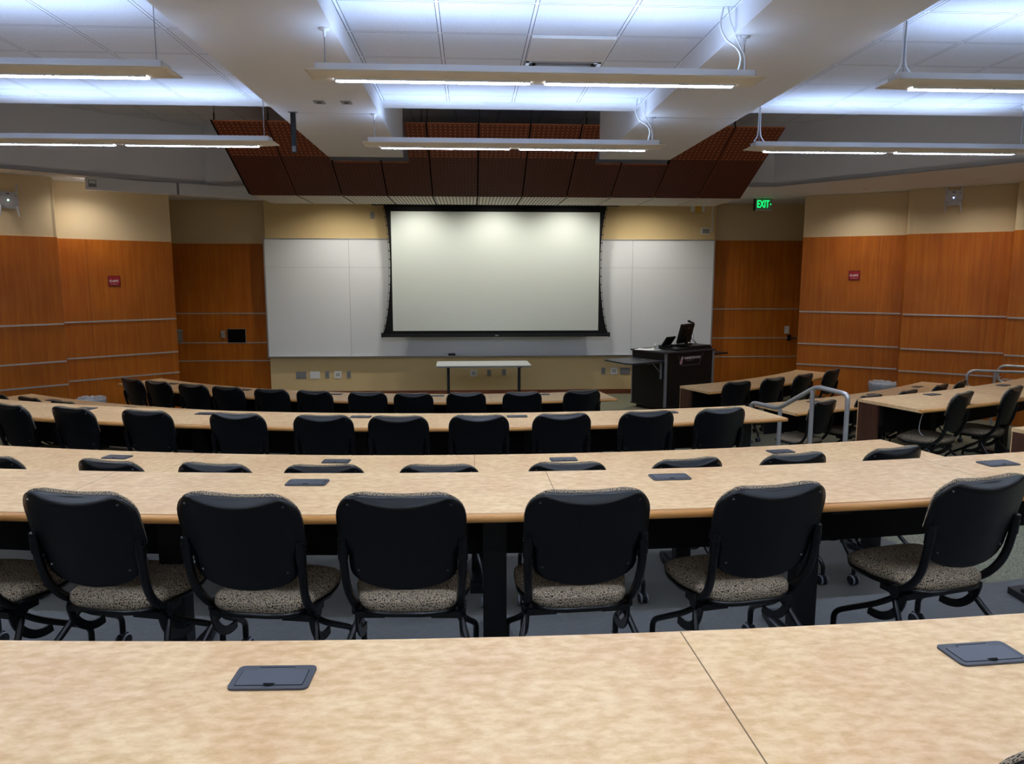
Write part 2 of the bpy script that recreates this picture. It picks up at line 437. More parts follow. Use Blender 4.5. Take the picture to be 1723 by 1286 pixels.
# doors in the two recesses
d = MB(); d.box(-5.4, -4.58, 14.479, 14.486, .01, 2.2, M['cherry']); door = struct(d.build('door_1'))
d = MB(); d.box(-4.69, -4.615, 14.462, 14.474, 1.09, 1.23, M['steel'])
d.tube(fillet([(-4.645, 14.462, 1.115), (-4.645, 14.41, 1.115), (-4.645, 14.41, 1.205), (-4.645, 14.462, 1.205)], .02), .009, M['steel']); d.build('door_handle', door)
d = MB(); d.box(5.945, 6.95, 14.479, 14.486, .01, 2.2, M['cherry']); door = struct(d.build('door_2'))
d = MB(); d.box(6.24, 6.31, 14.46, 14.474, 1.0, 1.12, M['black'])
d.tube([(6.275, 14.47, 1.06), (6.275, 14.41, 1.06), (6.40, 14.41, 1.06)], .011, M['black']); d.build('door_handle', door)

# ceilings
YE = 7.45; YF = 7.72
cl = MB()
cl.box(-9, 9.6, -3, YE, ZL, ZL+.05, M['tile'])
cl.box(-9, 9.6, YE, YF, ZL-.012, ZL+.05, M['white'])
cl.box(-9, 9.6, YF-.05, YF, ZL, ZU, M['grayw'])
cl.box(-9, 9.6, YF, 12.35, ZU, ZU+.05, M['tile'])
struct(cl.build('ceiling'))
bl = [(-9, 8.11), (-6.12, 10.49), (-4.05, 12.2), (4.75, 11.82), (6.8, 9.14), (9.6, 5.48)]
bk = MB()
low = [bl[0], bl[1], bl[2], bl[3], bl[4], bl[5]] + [(9.6, 9.6), (8.08, 10.92), (8.26, 11.18), (7.104, 12.027), (7.207, 12.253), (5.85, 13.12),
        (7.2, 13.5), (7.2, 14.5), (-6.2, 14.5), (-6.2, 13.2), (-4.86, 12.79), (-6.1, 11.7), (-5.95, 11.4), (-7.2, 10.21), (-7.05, 9.92), (-9, 8.06+.0001)]
bk.prism(low, ZT, ZT+.06, M['grayw'])
for a, b in zip(bl[:-1], bl[1:]):
    a = Vector(a); b = Vector(b); dd = (b-a).normalized(); nn = Vector((-dd.y, dd.x))*.04
    bk.prism([a, b, b+nn, a+nn], ZT+.0, ZU, M['grayw'])
struct(bk.build('ceiling_bulkhead'))
for x0, x1 in ((-1.75, -.82), (1.66, 2.57)):
    s_ = MB()
    s_.box(x0, x1, -3, 7.275, ZS, ZU, M['white']); s_.box(x0+.002, x1-.002, 7.275, 7.285, ZS+.006, ZU, M['grayw']); s_.box(x0, x1, 7.285, 9.8, ZS, ZU, M['white'])
    struct(s_.build('ceiling_soffit'))

# ---------------------------------------------------------------- acoustic cloud
P0 = Vector((0, 9.93, 4.155)); P1 = Vector((0, 11.5, 3.42))
sl = P1-P0; LEN = sl.length; ang = math.atan2(sl.z, sl.y)
X0 = -3.20; PW = .666; GAP = .022
def slopepanel(name, x0, x1, s0, s1, mat, parent, notch=None):
    """slab in the sloping plane: local x across, local y down the slope"""
    mb = MB()
    if notch:   # L shape: notch = (xa, xb, s) region missing above s
        xa, xb, s = notch
        if xa <= x0: poly = [(x0, s), (xb, s), (xb, s0), (x1, s0), (x1, s1), (x0, s1)]
        else: poly = [(x0, s0), (xa, s0), (xa, s), (x1, s), (x1, s1), (x0, s1)]
    else: poly = [(x0, s0), (x1, s0), (x1, s1), (x0, s1)]
    cxm = 0
    poly = [(p[0]-cxm, p[1]) for p in poly]
    mb.prism(poly, 0, .02, mat)
    if mat in (M['perf1'], M['perf2']):
        k = mb.mi(M['cedge'])
        for i, f in enumerate(mb.f):
            if len(f) == 4 and i >= 2: mb.m[i] = k
    o = mb.build(name, parent); o.location = (0, 0, 0)
    o.rotation_euler = (ang, 0, 0); return o
sNotch = LEN*.50; sSplit = LEN*.42
order = ['leftmost', 'second from the left', 'third from the left', 'fourth from the left', 'fifth from the left', 'middle', 'fifth from the right', 'fourth from the right', 'third from the right', 'second from the right', 'rightmost']
for i in range(11):
    xa = X0+PW*i+GAP/2; xb = X0+PW*(i+1)-GAP/2; xm = (xa+xb)/2
    lab = 'perforated cherry acoustic cloud panel above the projection screen, %s of eleven' % order[i]
    root = empty('acoustic_panel', (xm, P0.y, P0.z), 0, lab, 'acoustic panel', 'sloping acoustic panels above the screen')
    a_, b_ = xa-xm, xb-xm
    short = None; notch = None
    if i in (0, 1, 9, 10): pass
    if i == 2: short = True
    if i == 8: short = True
    if i == 3: notch = (a_, -.815-xm, sNotch)
    if i == 7: notch = (1.75-xm, b_, sNotch)
    if i in (0, 1, 9, 10):
        slopepanel('upper_board', a_, b_, 0, sSplit-.006, M['perf1'], root)
        slopepanel('lower_board', a_, b_, sSplit, LEN, M['perf2'], root)
    elif short:
        slopepanel('lower_board', a_, b_, sNotch, LEN, M['perf2'], root)
    elif notch:
        xa2, xb2, s = notch
        if i == 3: slopepanel('upper_board', xb2, b_, 0, sSplit-.006, M['perf1'], root)
        else: slopepanel('upper_board', a_, xa2, 0, sSplit-.006, M['perf1'], root)
        slopepanel('lower_board', a_, b_, sSplit, LEN, M['perf2'], root, notch)
    else:
        slopepanel('upper_board', a_, b_, 0, sSplit-.006, M['perf1'], root)
        slopepanel('lower_board', a_, b_, sSplit, LEN, M['perf2'], root)
    bs = MB(); bs.box(a_-GAP-.012, a_+.012, (sNotch if short or i == 3 else 0.01), LEN, .021, .03, M['dark'])
    bo = bs.build('backing_strip', root); bo.rotation_euler = (ang, 0, 0)
    u = MB(); u.box(a_-GAP-.01, a_+.01, P1.y-P0.y, 12.72-P0.y, P1.z-P0.z+.019, P1.z-P0.z+.024, M['dark']); u.build('backing_strip', root)
    u = MB(); u.box(a_, b_, P1.y-P0.y+.0, 12.72-P0.y, P1.z-P0.z, P1.z-P0.z+.018, M['slotc']); u.build('underside_board', root)
    h = MB()
    ztop = ZU-P0.z
    if not (short):
        sx = a_ if not (i == 3) else b_-.05
        if i == 7: sx = a_+.05
        h.box(sx-.006, sx+.006, .06, .09, .0, .12, M['black'])
        h.tube([(sx, .075, .012), (sx, .075, ztop)], .004, M['black'], 6)
    h.box(a_+.02, b_-.02, 2.70, 2.73, P1.z-P0.z+.018, ZT-P0.z, M['black'])
    h.build('hanger', root)

# ---------------------------------------------------------------- pendant light fixtures
def make_fixture():
    root = empty('pendant_light', (0, 0, 0), 0, 'x', 'light')
    Lh = 1.405
    def hull(u):      # half depth and drop of the wing at end distance u
        return 1
    # curved wing: profile over y, rounded towards both ends
    mb = MB(); ny = 12; xs = [-Lh, -Lh+.03, -Lh+.07, -Lh+.12, -Lh+.2, Lh-.2, Lh-.12, Lh-.07, Lh-.03, Lh]
    kx = [.0, .45, .75, .92, 1, 1, .92, .75, .45, .0]
    prof = []
    for j in range(ny+1):
        y = -.13+.26*j/ny; q = abs(y)/.13
        prof.append((y, -.024*(1-q**2.2)))
    vs = []
    for x, k in zip(xs, kx):
        for y, z in prof: vs.append((x, y, .024+z*k))
    for x, k in zip(xs, kx):
        for y, z in prof: vs.append((x, y, .030+z*k*.9))
    n1 = len(xs); m1 = ny+1; fs = []
    for lay in (0, 1):
        for i in range(n1-1):
            for j in range(ny):
                o = lay*n1*m1; fs.append((o+i*m1+j, o+i*m1+j+1, o+(i+1)*m1+j+1, o+(i+1)*m1+j))
    o = n1*m1
    for i in range(n1-1):
        fs.append((i*m1, (i+1)*m1, o+(i+1)*m1, o+i*m1)); fs.append((i*m1+ny, (i+1)*m1+ny, o+(i+1)*m1+ny, o+i*m1+ny))
    for j in range(ny):
        fs.append((j, j+1, o+j+1, o+j)); fs.append(((n1-1)*m1+j, (n1-1)*m1+j+1, o+(n1-1)*m1+j+1, o+(n1-1)*m1+j))
    mb.add(vs, fs, M['lightmetal'], True); mb.build('reflector_wing', root)
    ch = MB()
    ch.box(-Lh+.05, Lh-.05, -.075, -.068, .026, .078, M['chan']); ch.box(-Lh+.05, Lh-.05, .068, .075, .026, .078, M['chan'])
    ch.box(-Lh+.05, -Lh+.057, -.075, .075, .026, .078, M['chan']); ch.box(Lh-.057, Lh-.05, -.075, .075, .026, .078, M['chan'])
    ch.box(-Lh+.05, Lh-.05, -.075, .075, .03, .036, M['chan'])
    ch.build('top_channel', root)
    up = MB()
    for x0, x1 in ((-Lh+.22, -.06), (.06, Lh-.22)): up.box(x0, x1, -.055, .055, .070, .079, M['up'])
    up.build('upper_lamp', root)
    for x0, x1 in ((-Lh+.17, -.055), (.055, Lh-.17)):
        le = MB(); le.box(x0, x1, -.026, .026, -.0035, .001, M['lens']); o_ = le.build('lens', root)
        lv = MB(); n = 24
        for k in range(n+1):
            x = x0+(x1-x0)*k/n; lv.box(x-.0018, x+.0018, -.028, .028, -.009, -.004, M['louv'])
        lv.box(x0-.01, x1+.01, -.032, -.028, -.010, .002, M['louv']); lv.box(x0-.01, x1+.01, .028, .032, -.010, .002, M['louv'])
        lv.build('louvre', o_)
    return root
FZ = 3.424
fix0 = make_fixture()
wires = {}
def hang(root, x, y, side_cable=0, zs=(ZS, ZS)):
    for sx, zc in ((-1, zs[0]), (1, zs[1])):
        m_ = MB(); xx = sx*1.30; zt = zc-FZ
        m_.tube([(xx, 0, .07), (xx, 0, zt-.012)], .0035, M['steelwire'], 6)
        m_.lathe([(0.001, zt), (.032, zt), (.032, zt-.008), (.012, zt-.012), (.007, zt-.05), (.001, zt-.05)], M['chan'], 14, Matrix.Translation((xx, 0, 0)))
        m_.build('suspension_cable', root)
    if side_cable:
        xx = side_cable*1.30; m_ = MB(); zt = zs[0 if side_cable < 0 else 1]-FZ
        if abs(zt-(ZS-FZ)) < .01:
            pth = smoothpath([(xx-.04*side_cable, 0, .07), (xx-.02*side_cable, 0, .16), (xx-.05*side_cable, -.01, .22), (xx-.13*side_cable, -.03, .27), (xx-.17*side_cable, -.04, zt+.05), (xx-.15*side_cable, -.03, ZL-FZ)])
            m_.tube(pth, .006, M['wire'], 8)
            pth = smoothpath([(xx+.005, 0, .07), (xx-.0*side_cable, 0, .18), (xx-.035*side_cable, 0, .25), (xx-.10*side_cable, -.02, zt+.08), (xx-.12*side_cable, -.02, ZL-FZ)])
            m_.tube(pth, .005, M['wire'], 8)
        else:
            m_.tube(smoothpath([(xx-.05, 0, .09), (xx-.015, .004, .15), (xx-.008, .005, .3), (xx-.01, .005, zt)]), .005, M['wire'], 8)
            m_.tube(smoothpath([(xx+.05, 0, .09), (xx+.015, .004, .15), (xx+.008, .005, .3), (xx+.01, .005, zt)]), .005, M['wire'], 8)
        m_.build('power_cable', root)
reg()
FX = (-3.175, .43, 4.065)
rows = [(4.87, 'nearer visible row, above the foreground desks'), (7.28, 'farther row, towards the projection screen'),
        (2.46, 'added unseen row overhead, closest to the camera'), (.05, 'added unseen row directly over the camera'), (-2.2, 'added unseen row at the back of the room')]  # these three rows are out of view, added to bring up the room brightness
base = [o for o in (fix0,)]
for ri, (fy, rl) in enumerate(rows):
    for ci, fx in enumerate(FX):
        r_ = fix0 if (ri == 0 and ci == 0) else copy_tree(fix0)
        r_.location = (fx, fy, FZ)
        r_['label'] = 'long white pendant light, %s, %s' % (('left end bay', 'centre bay', 'right end bay')[ci], rl)
        r_['group'] = 'suspended linear light fixtures'
        r_['_z'] = ci
todo = [o for o in C.objects if o.name.startswith('pendant_light')]
for r_ in todo:
    ci = r_['_z']; del r_['_z']
    hang(r_, 0, 0, {0: 0, 1: 1, 2: -1}[ci], {0: (ZL, ZL), 1: (ZS, ZS), 2: (ZL, ZL)}[ci])

# ---------------------------------------------------------------- desks
def outlet_proto():
    o = MB(); o.prism(rrect(-.089, .089, -.05, .05, .014), 0, .005, M['outlet'], smooth=False); ob = o.build('outlet_box', bevel=.0015)
    l = MB()
    l.prism(rrect(-.074, .074, -.036, .028, .004), .005, .0062, M['outlet2'])
    l.prism([(-.040, .028), (.040, .028), (.040, .037), (-.040, .037)], .005, .0062, M['outlet2'])
    l.box(-.040, .040, .037, .0395, .005, .0064, M['dark'])
    l.prism(rrect(-.0755, .0755, -.0375, .0295, .004), .005, .0054, M['dark'])
    pts = [(.013*cos(rad(180+180*k/8)), -.030+.011*sin(rad(180+180*k/8))) for k in range(9)]
    l.prism(pts, .0062, .0068, M['dark'])
    lid = l.build('lid', ob)
    return ob, lid
OB, LID = outlet_proto()
first_outlet = [True]
def put_outlet(desk, r, t, z):
    p = pol(r, t, z)
    if first_outlet[0]: ob = OB; first_outlet[0] = False
    else:
        ob = OB.copy(); C.objects.link(ob); li = LID.copy(); C.objects.link(li); li.parent = ob
    ob.parent = desk; ob.location = p-desk.location; ob.rotation_euler = (0, 0, rad(t))

def desk(label, rf, rn, t0, t1, zf, outlets, legs, seams=(), endpanel=None, rnf=None, group='curved lecture desks'):
    """rf / rn: radius of the far / near edge; rnf(t) bends both edges"""
    tm = (t0+t1)/2; base = pol((rf+rn)/2, tm, zf)
    root = empty('lecture_desk', base, 0, label, 'desk', group)
    Z = zf+.74
    off = rnf or (lambda t: 0)
    def sweep(name, prof, a, b, mat, parent=root, smooth=False, extra=None):
        mb = MB(); n = max(2, int(abs(b-a)/1.0)); vs = []; fs = []; k = len(prof)
        for i in range(n+1):
            tt = a+(b-a)*i/n
            for r, z in prof: vs.append(pol(r+off(tt), tt, z))
        for i in range(n):
            for j in range(k): fs.append((i*k+j, i*k+(j+1) % k, (i+1)*k+(j+1) % k, (i+1)*k+j))
        mb.add(vs, fs, mat, smooth); mb.add(vs, [tuple(range(k))[::-1], tuple(range(n*k, n*k+k))], mat)
        if extra: extra(mb)
        return mb.build(name, parent, base)
    def sm(mb):
        for s in seams:
            a = pol(rf+.004, s-.006, Z); 
            vs = [pol(rf+.003, s-.006, Z+.0004), pol(rf+.003, s+.006, Z+.0004), pol(rn-.034, s+.006, Z+.0004), pol(rn-.034, s-.006, Z+.0004)]
            mb.add(vs, [(0, 1, 2, 3)], M['seam'])
    sweep('desktop', [(rf, Z-.03), (rn-.032, Z-.03), (rn-.032, Z), (rf, Z)], t0, t1, M['lam'], extra=sm)
    np_ = [(rn-.032, Z-.032), (rn-.032, Z)]+[(rn-.012+.012*sin(rad(a)), Z-.016+.016*cos(rad(a))) for a in range(0, 181, 30)]
    sweep('edge_nosing', np_, t0, t1, M['oak'], smooth=True)
    sweep('modesty_panel', [(rf+.13, zf+.40), (rf+.15, zf+.40), (rf+.15, Z-.035), (rf+.13, Z-.035)], t0+.15, t1-.15, M['blackpanel'])
    for t in legs:
        mb = MB(); T = Matrix.Translation(pol(rf+off(t)+.3, t, zf)) @ Matrix.Rotation(rad(t), 4, 'Z')
        mb.box(-.05, .05, -.04, .04, .05, .705, M['black'], T)
        mb.prism([(-.06, -.27), (.06, -.27), (.085, -.1), (.085, .12), (.06, .24), (-.06, .24), (-.085, .12), (-.085, -.1)], 0, .035, M['black'], T)
        mb.prism([(-.055, -.2), (.055, -.2), (.055, .17), (-.055, .17)], .035, .055, M['black'], T)
        mb.box(-.04, .04, -.27, .24, .672, .707, M['black'], T)
        mb.build('leg', root, base)
    if endpanel:
        s = 1 if endpanel > 0 else -1
        te = (t1 if s > 0 else t0)
        T = Matrix.Translation(pol(rf+off(te), te, zf)) @ Matrix.Rotation(rad(te), 4, 'Z')
        mb = MB()
        x0, x1 = (-.03, -.002) if s > 0 else (.002, .03)
        mb.box(x0, x1, -.24, -.012, .0, .708, M['brown'], T)
        mb.box(x0, x1, -.012, -.002, .0, .708, M['paneledge'], T)
        mb.build('end_panel', root, base)
        mb = MB(); y0 = -.24
        bx0, bx1 = (x0-.03, x0) if s > 0 else (x1, x1+.03)
        mb.box(bx0, bx1, y0-.02, y0+.05, .5, .705, M['black'], T)
        for k in range(3): mb.box(bx0-.001 if s > 0 else bx0, bx1 if s > 0 else bx1+.001, y0+.01, y0+.02, .55+.05*k, .56+.05*k, M['metal'], T)
        mb.build('bracket', root, base)
    for t, r in outlets: put_outlet(root, r, t, Z)
    return root
zA, zB, zC = .583, .293, .003
row1 = lambda t: -.00023*t*t
desk('long curved tan desk nearest the camera, filling the bottom of the view', 16.21, 16.82, -14, 13.2, zA, [(-1.92, 16.39), (3.94, 16.40)], [-11, -5.5, 0, 5.5, 11], [1.53])
desk('second curved tan desk from the camera, with six empty chairs behind it', 14.58, 15.23, -29.8, 13.2, zA, [(-22.3, 14.75), (-15.9, 14.75), (-9.5, 14.75), (-3.19, 14.75), (3.12, 14.74), (9.64, 14.76)], [-27, -21.6, -16.2, -10.8, -5.3, .0, 5.4, 10.9], [-21, -14.2, -6.89, .98, 8.5])
desk('third curved tan desk from the camera, only its top and chair tops showing', 13.01, 13.68, -33, 13.1, zB, [(-24, 13.19), (-17.3, 13.19), (-10.72, 13.19), (-4.24, 13.19), (2.22, 13.19), (8.88, 13.19)], [-30, -24, -18, -12, -6.2, -.2, 5.6, 11.8], [-16.5, -8.5, -.33])
desk('fourth curved tan desk from the camera, long centre section ending at the steel handrail', 11.42, 12.09, -35, 12.5, zB, [(-31.2, 11.58), (-24.7, 11.58), (-18.17, 11.58), (-12.06, 11.59), (-5.15, 11.61), (1.49, 11.61), (8.2, 11.6)], [-33, -26, -19, -12, -5, 2, 8, 11.6], [-23, -11, 1])
desk('fifth curved tan desk from the camera, its left end showing beside the left trash can', 9.93, 10.59, -35.2, 12.3, zC, [(-30.74, 9.98-.0+.12), (-23.49, 10.1), (-16, 10.1), (-9, 10.1), (-2, 10.1), (5, 10.1)], [-33, -25, -17, -9, -1, 6, 11], [-20, -4])
desk('front curved tan desk below the whiteboard, left and centre section', 8.42, 9.09, -35.1, 10.9, zC, [(-30.47, 8.44), (-21.38, 8.50), (-12.34, 8.56), (-3.48, 8.58), (5.52, 8.56)], [-33, -24, -15, -6, 3, 9.5], [-17, 1], rnf=row1)
desk('front desk section at the right, beside the black lectern', 8.40, 9.06, 19.7, 40.5, zC, [(25.79, 8.56), (35.94, 8.56)], [24, 32, 39], [], -1, rnf=row1)
desk('right hand desk section behind the steel handrail, second from the lectern', 9.93, 10.62, 19.2, 40.3, zC, [(23.57, 10.1), (30.0, 10.1), (36.66, 10.1)], [22, 30, 38], [])
desk('right hand desk section with brown end panel and two large chairs, at the frame edge', 11.43, 12.16, 19.2, 38, zB, [(23.7, 11.57), (30.43, 11.57)], [22.5, 29, 35.5], [], -1)
desk('right hand desk corner just entering the frame at the far right', 13.01, 13.68, 19.0, 32, zB, [(23, 13.19)], [22, 28], [], -1)

# ---------------------------------------------------------------- chairs
def shell_layer(nx, nz, yoff, grow, top=0):
    """back shell surface; returns grid of points (x, y, z) seen from behind"""
    zb, zt = .488, .872+top; rows_ = []
    vsamp = [0, .02, .05, .09, .14, .2, .28, .36, .41, .44, .47, .52, .6, .68, .76, .82, .87, .9, .92, .94, .955, .97, .985, 1.0]
    for v in vsamp:
        z = zb+(zt-zb)*v
        # half width
        if v < .47:
            w = .236-.036*min(1, max(0, (.47-v)/.06))
            hb = .20; q2 = min(1, v/.24); w = (w)*(1-(1-q2)**2.6)**.5 if v < .24 else w
            w = max(w, .03)
        else: w = .237
        rc = .095; h = zt-z
        if h < rc: w -= rc-(rc*rc-(rc-h)**2)**.5
        w = w+grow
        row = []
        for i in range(nx+1):
            u = -1+2*i/nx; x = u*w
            lean = -.235-.10*(v-.3)
            y = lean+.05*(x/.24)**2+.0
            dip = max(0, (v-(.905+.095*(x/.205)**2))/.085)
            y += .034*min(1, dip)
            row.append(Vector((x, y+yoff, z-.010*max(0, 1-(x/.17)**2)*max(0, (v-.7)/.3))))
        rows_.append(row)
    return rows_
def solid_from(front, back, mat, mb):
    nz = len(front); nx = len(front[0]); vs = [p for r in back for p in r]+[p for r in front for p in r]; o = nz*nx; fs = []
    for a in (0, o):
        for i in range(nz-1):
            for j in range(nx-1): fs.append((a+i*nx+j, a+i*nx+j+1, a+(i+1)*nx+j+1, a+(i+1)*nx+j))
    for i in range(nz-1):
        fs.append((i*nx, (i+1)*nx, o+(i+1)*nx, o+i*nx)); fs.append((i*nx+nx-1, (i+1)*nx+nx-1, o+(i+1)*nx+nx-1, o+i*nx+nx-1))
    for j in range(nx-1):
        fs.append((j, j+1, o+j+1, o+j)); k = (nz-1)*nx; fs.append((k+j, k+j+1, o+k+j+1, o+k+j))
    mb.add(vs, fs, mat, True)
def make_chair():
    root = empty('task_chair', (0, 0, 0), 0, 'x', 'chair')
    mb = MB(); solid_from(shell_layer(16, 0, .014, 0), shell_layer(16, 0, 0, 0), M['shell'], mb); bk_ = mb.build('backrest', root)
    mb = MB()
    for sx, z in ((-.165, .565), (.165, .565), (-.185, .835), (.185, .835)):
        v = (z-.488)/.384; y = -.235-.10*(v-.3)+.05*(sx/.24)**2
        mb.lathe([(.0001, -.003), (.003, -.003), (.004, .002)], M['metal'], 8, Matrix.Translation((sx, y-.001, z)) @ Matrix.Rotation(PI/2, 4, 'X'))
    mb.build('screw', bk_)
    mb = MB(); solid_from(shell_layer(16, 0, .030, -.010, .006), shell_layer(16, 0, .0145, -.002, .006), M['fab'], mb); mb.build('back_cushion', root)
    # seat cushion
    def seatring(g, z):
        o = []
        for a in range(0, 360, 12):
            t = rad(a); cx_, sy = cos(t), sin(t)
            ex = abs(cx_)**.55*(1 if cx_ > 0 else -1); ey = abs(sy)**.55*(1 if sy > 0 else -1)
            y = .055+(.225+g)*ey
            wd = (.228+g) if y > 0 else (.205+g)
            o.append(Vector((wd*ex*(1-.03*(ey < 0)*abs(ey)), y, z)))
        return o
    def rings(mb, L_, mat):
        n = len(L_[0]); vs = [p for r in L_ for p in r]; fs = []
        for i in range(len(L_)-1):
            for k in range(n): fs.append((i*n+k, i*n+(k+1) % n, (i+1)*n+(k+1) % n, (i+1)*n+k))
        fs.append(tuple(range(n))[::-1]); fs.append(tuple(range((len(L_)-1)*n, len(L_)*n)))
        mb.add(vs, fs, mat, True)
    def dome(r_, z):
        return r_
    mb = MB()
    rl = [seatring(-.004, .381), seatring(.002, .393), seatring(0, .408), seatring(-.012, .419), seatring(-.035, .427), seatring(-.075, .430), seatring(-.12, .427), seatring(-.17, .424)]
    for r_ in rl:
        for p in r_:
            if p.z > .405: p.z += -.018*max(0, (p.y-.2)/.08)+.008*max(0, (-.06-p.y)/.1)
    rings(mb, rl, M['fab']); mb.build('seat', root)
    mb = MB(); rings(mb, [seatring(-.03, .353), seatring(-.006, .360), seatring(0, .380)], M['frame']); mb.build('seat_pan', root)
    for s in (-1, 1):
        mb = MB()
        pth = [(s*.220, -.218, .69), (s*.221, -.210, .62), (s*.219, -.198, .55), (s*.214, -.178, .485), (s*.208, -.145, .43), (s*.205, -.10, .385), (s*.205, -.055, .36)]
        pth = smoothpath(pth, 4)
        # flattened tube
        mb.tube(pth, .0165, M['frame'], 10)
        mb.tube([(s*.2205, -.214, .665), (s*.221, -.209, .61)], .0195, M['frame'], 10)
        mb.build('back_frame', root)
        mb = MB()
        mb.tube([(s*.18, -.06, .355), (s*.222, -.06, .355)], .028, M['frame'], 14)
        mb.box(min(s*.09, s*.205), max(s*.09, s*.205), -.11, .03, .332, .358, M['frame'])
        # curved strut plate with slots
        pts_o = []; 
        for k in range(13):
            a = rad(185+95*k/12); pts_o.append((.06+.17*cos(a), .36+.17*sin(a)))
        pts_i = [(.06+.135*cos(rad(185+95*k/12)), .36+.135*sin(rad(185+95*k/12))) for k in range(13)][::-1]
        poly = pts_o+pts_i; n = len(poly); x0, x1 = s*.198, s*.206
        vs = [(x0, p[0], p[1]) for p in poly]+[(x1, p[0], p[1]) for p in poly]
        fs = []
        for k in range(12):
            fs.append((k, k+1, n-2-k, n-1-k)); fs.append((n+k, n+k+1, 2*n-2-k, 2*n-1-k))
        fs += [(i, (i+1) % n, n+(i+1) % n, n+i) for i in range(n)]
        mb.add(vs, fs, M['frame'])
        mb.build('hinge_bracket', root)
    def caster(leg, x, y):
        mb = MB()
        T = Matrix.Translation((x, y, .031)) @ Matrix.Rotation(PI/2, 4, 'Y')
        for o in (-.014, .014):
            T2 = Matrix.Translation((x+o, y, .031)) @ Matrix.Rotation(PI/2, 4, 'Y')
            mb.lathe([(.001, -.010), (.024, -.010), (.030, -.006), (.031, .0), (.030, .006), (.024, .010), (.001, .010)], M['wheel'], 18, T2)
            sgn = 1 if o > 0 else -1
            mb.lathe([(.0305, sgn*.004-.002), (.0318, sgn*.004-.001), (.0318, sgn*.004+.003), (.028, sgn*.0105)], M['rim'], 18, T2)
        mb.tube([(x, y, .03), (x, y, .075)], .009, M['wheel'], 8)
        mb.box(x-.012, x+.012, y-.02, y+.02, .045, .064, M['wheel'])
        mb.build('caster', leg)
    for s in (-1, 1):
        # rear leg: from a cross tube under the seat front down and back
        mb = MB()
        pth = fillet([(s*.06, -.03, .338), (s*.19, -.03, .338), (s*.236, -.12, .22), (s*.262, -.235, .135), (s*.262, -.235, .07)], .05, 5)
        mb.tube(pth, .013, M['frame'], 10); lg = mb.build('leg', root); caster(lg, s*.262, -.235)
        mb = MB()
        pth = fillet([(s*.05, -.07, .343), (s*.185, -.07, .343), (s*.215, .02, .27), (s*.245, .24, .145), (s*.245, .24, .07)], .05, 5)
        mb.tube(pth, .013, M['frame'], 10); lg = mb.build('leg', root); caster(lg, s*.245, .24)
    return root
chair0 = make_chair(); reg()
first_chair = [True]
def put_chair(r, t, z, yaw, label, group):
    # r, t locate the top of the backrest; chair origin is .295 m in front of it
    p = pol(r, t, z)
    a = rad(t+yaw); f = Vector((-sin(a), cos(a), 0))
    p = p+f*.295
    if first_chair[0]: c = chair0; first_chair[0] = False
    else: c = copy_tree(chair0)
    c.location = (p.x, p.y, z); c.rotation_euler = (0, 0, a)
    c['label'] = label; c['group'] = group
    return c
def ordn(i, n):
    w = ['first', 'second', 'third', 'fourth', 'fifth', 'sixth', 'seventh', 'eighth', 'ninth', 'tenth', 'eleventh']
    return w[i]
rowsC = [
 ('second desk from the camera', zA, [(15.42, -7.93, -8), (15.39, -5.76, -8), (15.41, -3.54, -7), (15.41, -1.33, -2), (15.4, 1.25, 3), (15.4, 3.9, 8), (15.42, 7.14, 8)]),
 ('third desk from the camera', zB, [(13.8, -12.49, -8), (13.81, -9.28, -10), (13.83, -6.58, -6), (13.84, -3.9, 3), (13.84, -1.17, 0), (13.83, 1.91, -2), (13.82, 4.95, 7), (13.8, 7.84, 5), (13.79, 10.81, 7)]),
 ('fourth desk from the camera', zB, [(12.24, -19.07, -10), (12.23, -16.13, -8), (12.23, -12.89, -4), (12.25, -9.17, -2), (12.28, -5.85, 2), (12.3, -3.09, 0), (12.28, -.16, 0), (12.26, 2.93, 2), (12.24, 6.23, 4), (12.22, 9.3, 6)]),
 ('fifth desk, far left end', zC, [(10.62, -32.28, -6), (10.62, -28.93, -4), (10.64, -25.63, -5)]),
 ('front desk under the whiteboard', zC, [(9.03, -31.27, -3), (9.04, -27.99, 0), (9.08, -23.83, 1), (9.12, -20.22, 0), (9.15, -16.19, 1), (9.17, -12.59, -2), (9.2, -8.33, 3), (9.24, -4.84, 0), (9.2, -.94, 0), (9.2, 3.27, 0), (9.17, 7.95, 3)]),
 ('front right desk beside the lectern', zC, [(9.08, 22.28, 0), (9.03, 26.82, 2), (9.0, 31.22, 4), (8.95, 36.56, 2)]),
 ('right desk behind the handrail', zC, [(10.72, 21.05, 10), (10.66, 25.44, 2), (10.66, 29.46, 4), (10.64, 34.02, 4), (10.66, 37.08, 6)]),
 ('right desk with the brown end panel', zB, [(12.2, 21.84, 14), (12.2, 25.63, 12)]),
 ('fifth desk from the camera, by the handrail', zC, [(10.66, 9.6, 6)]),
]
for rn_, z, lst in rowsC:
    for i, (r, t, yw) in enumerate(lst):
        n = len(lst)
        if n == 1: lb = 'black chair mostly hidden, legs showing, at the %s' % rn_
        elif i == 0: lb = 'black backed chair, leftmost of %d at the %s' % (n, rn_)
        elif i == n-1: lb = 'black backed chair, rightmost of %d at the %s' % (n, rn_)
        else: lb = 'black chair, %s from left of %d at the %s' % (ordn(i, n), n, rn_)
        put_chair(r, t, z, yw, lb, 'black backed rolling chairs along the curved desks')
put_chair(16.963, 3.4, zA, 2, 'black chair at the nearest desk, only its top edge showing at bottom right', 'black backed rolling chairs along the curved desks')

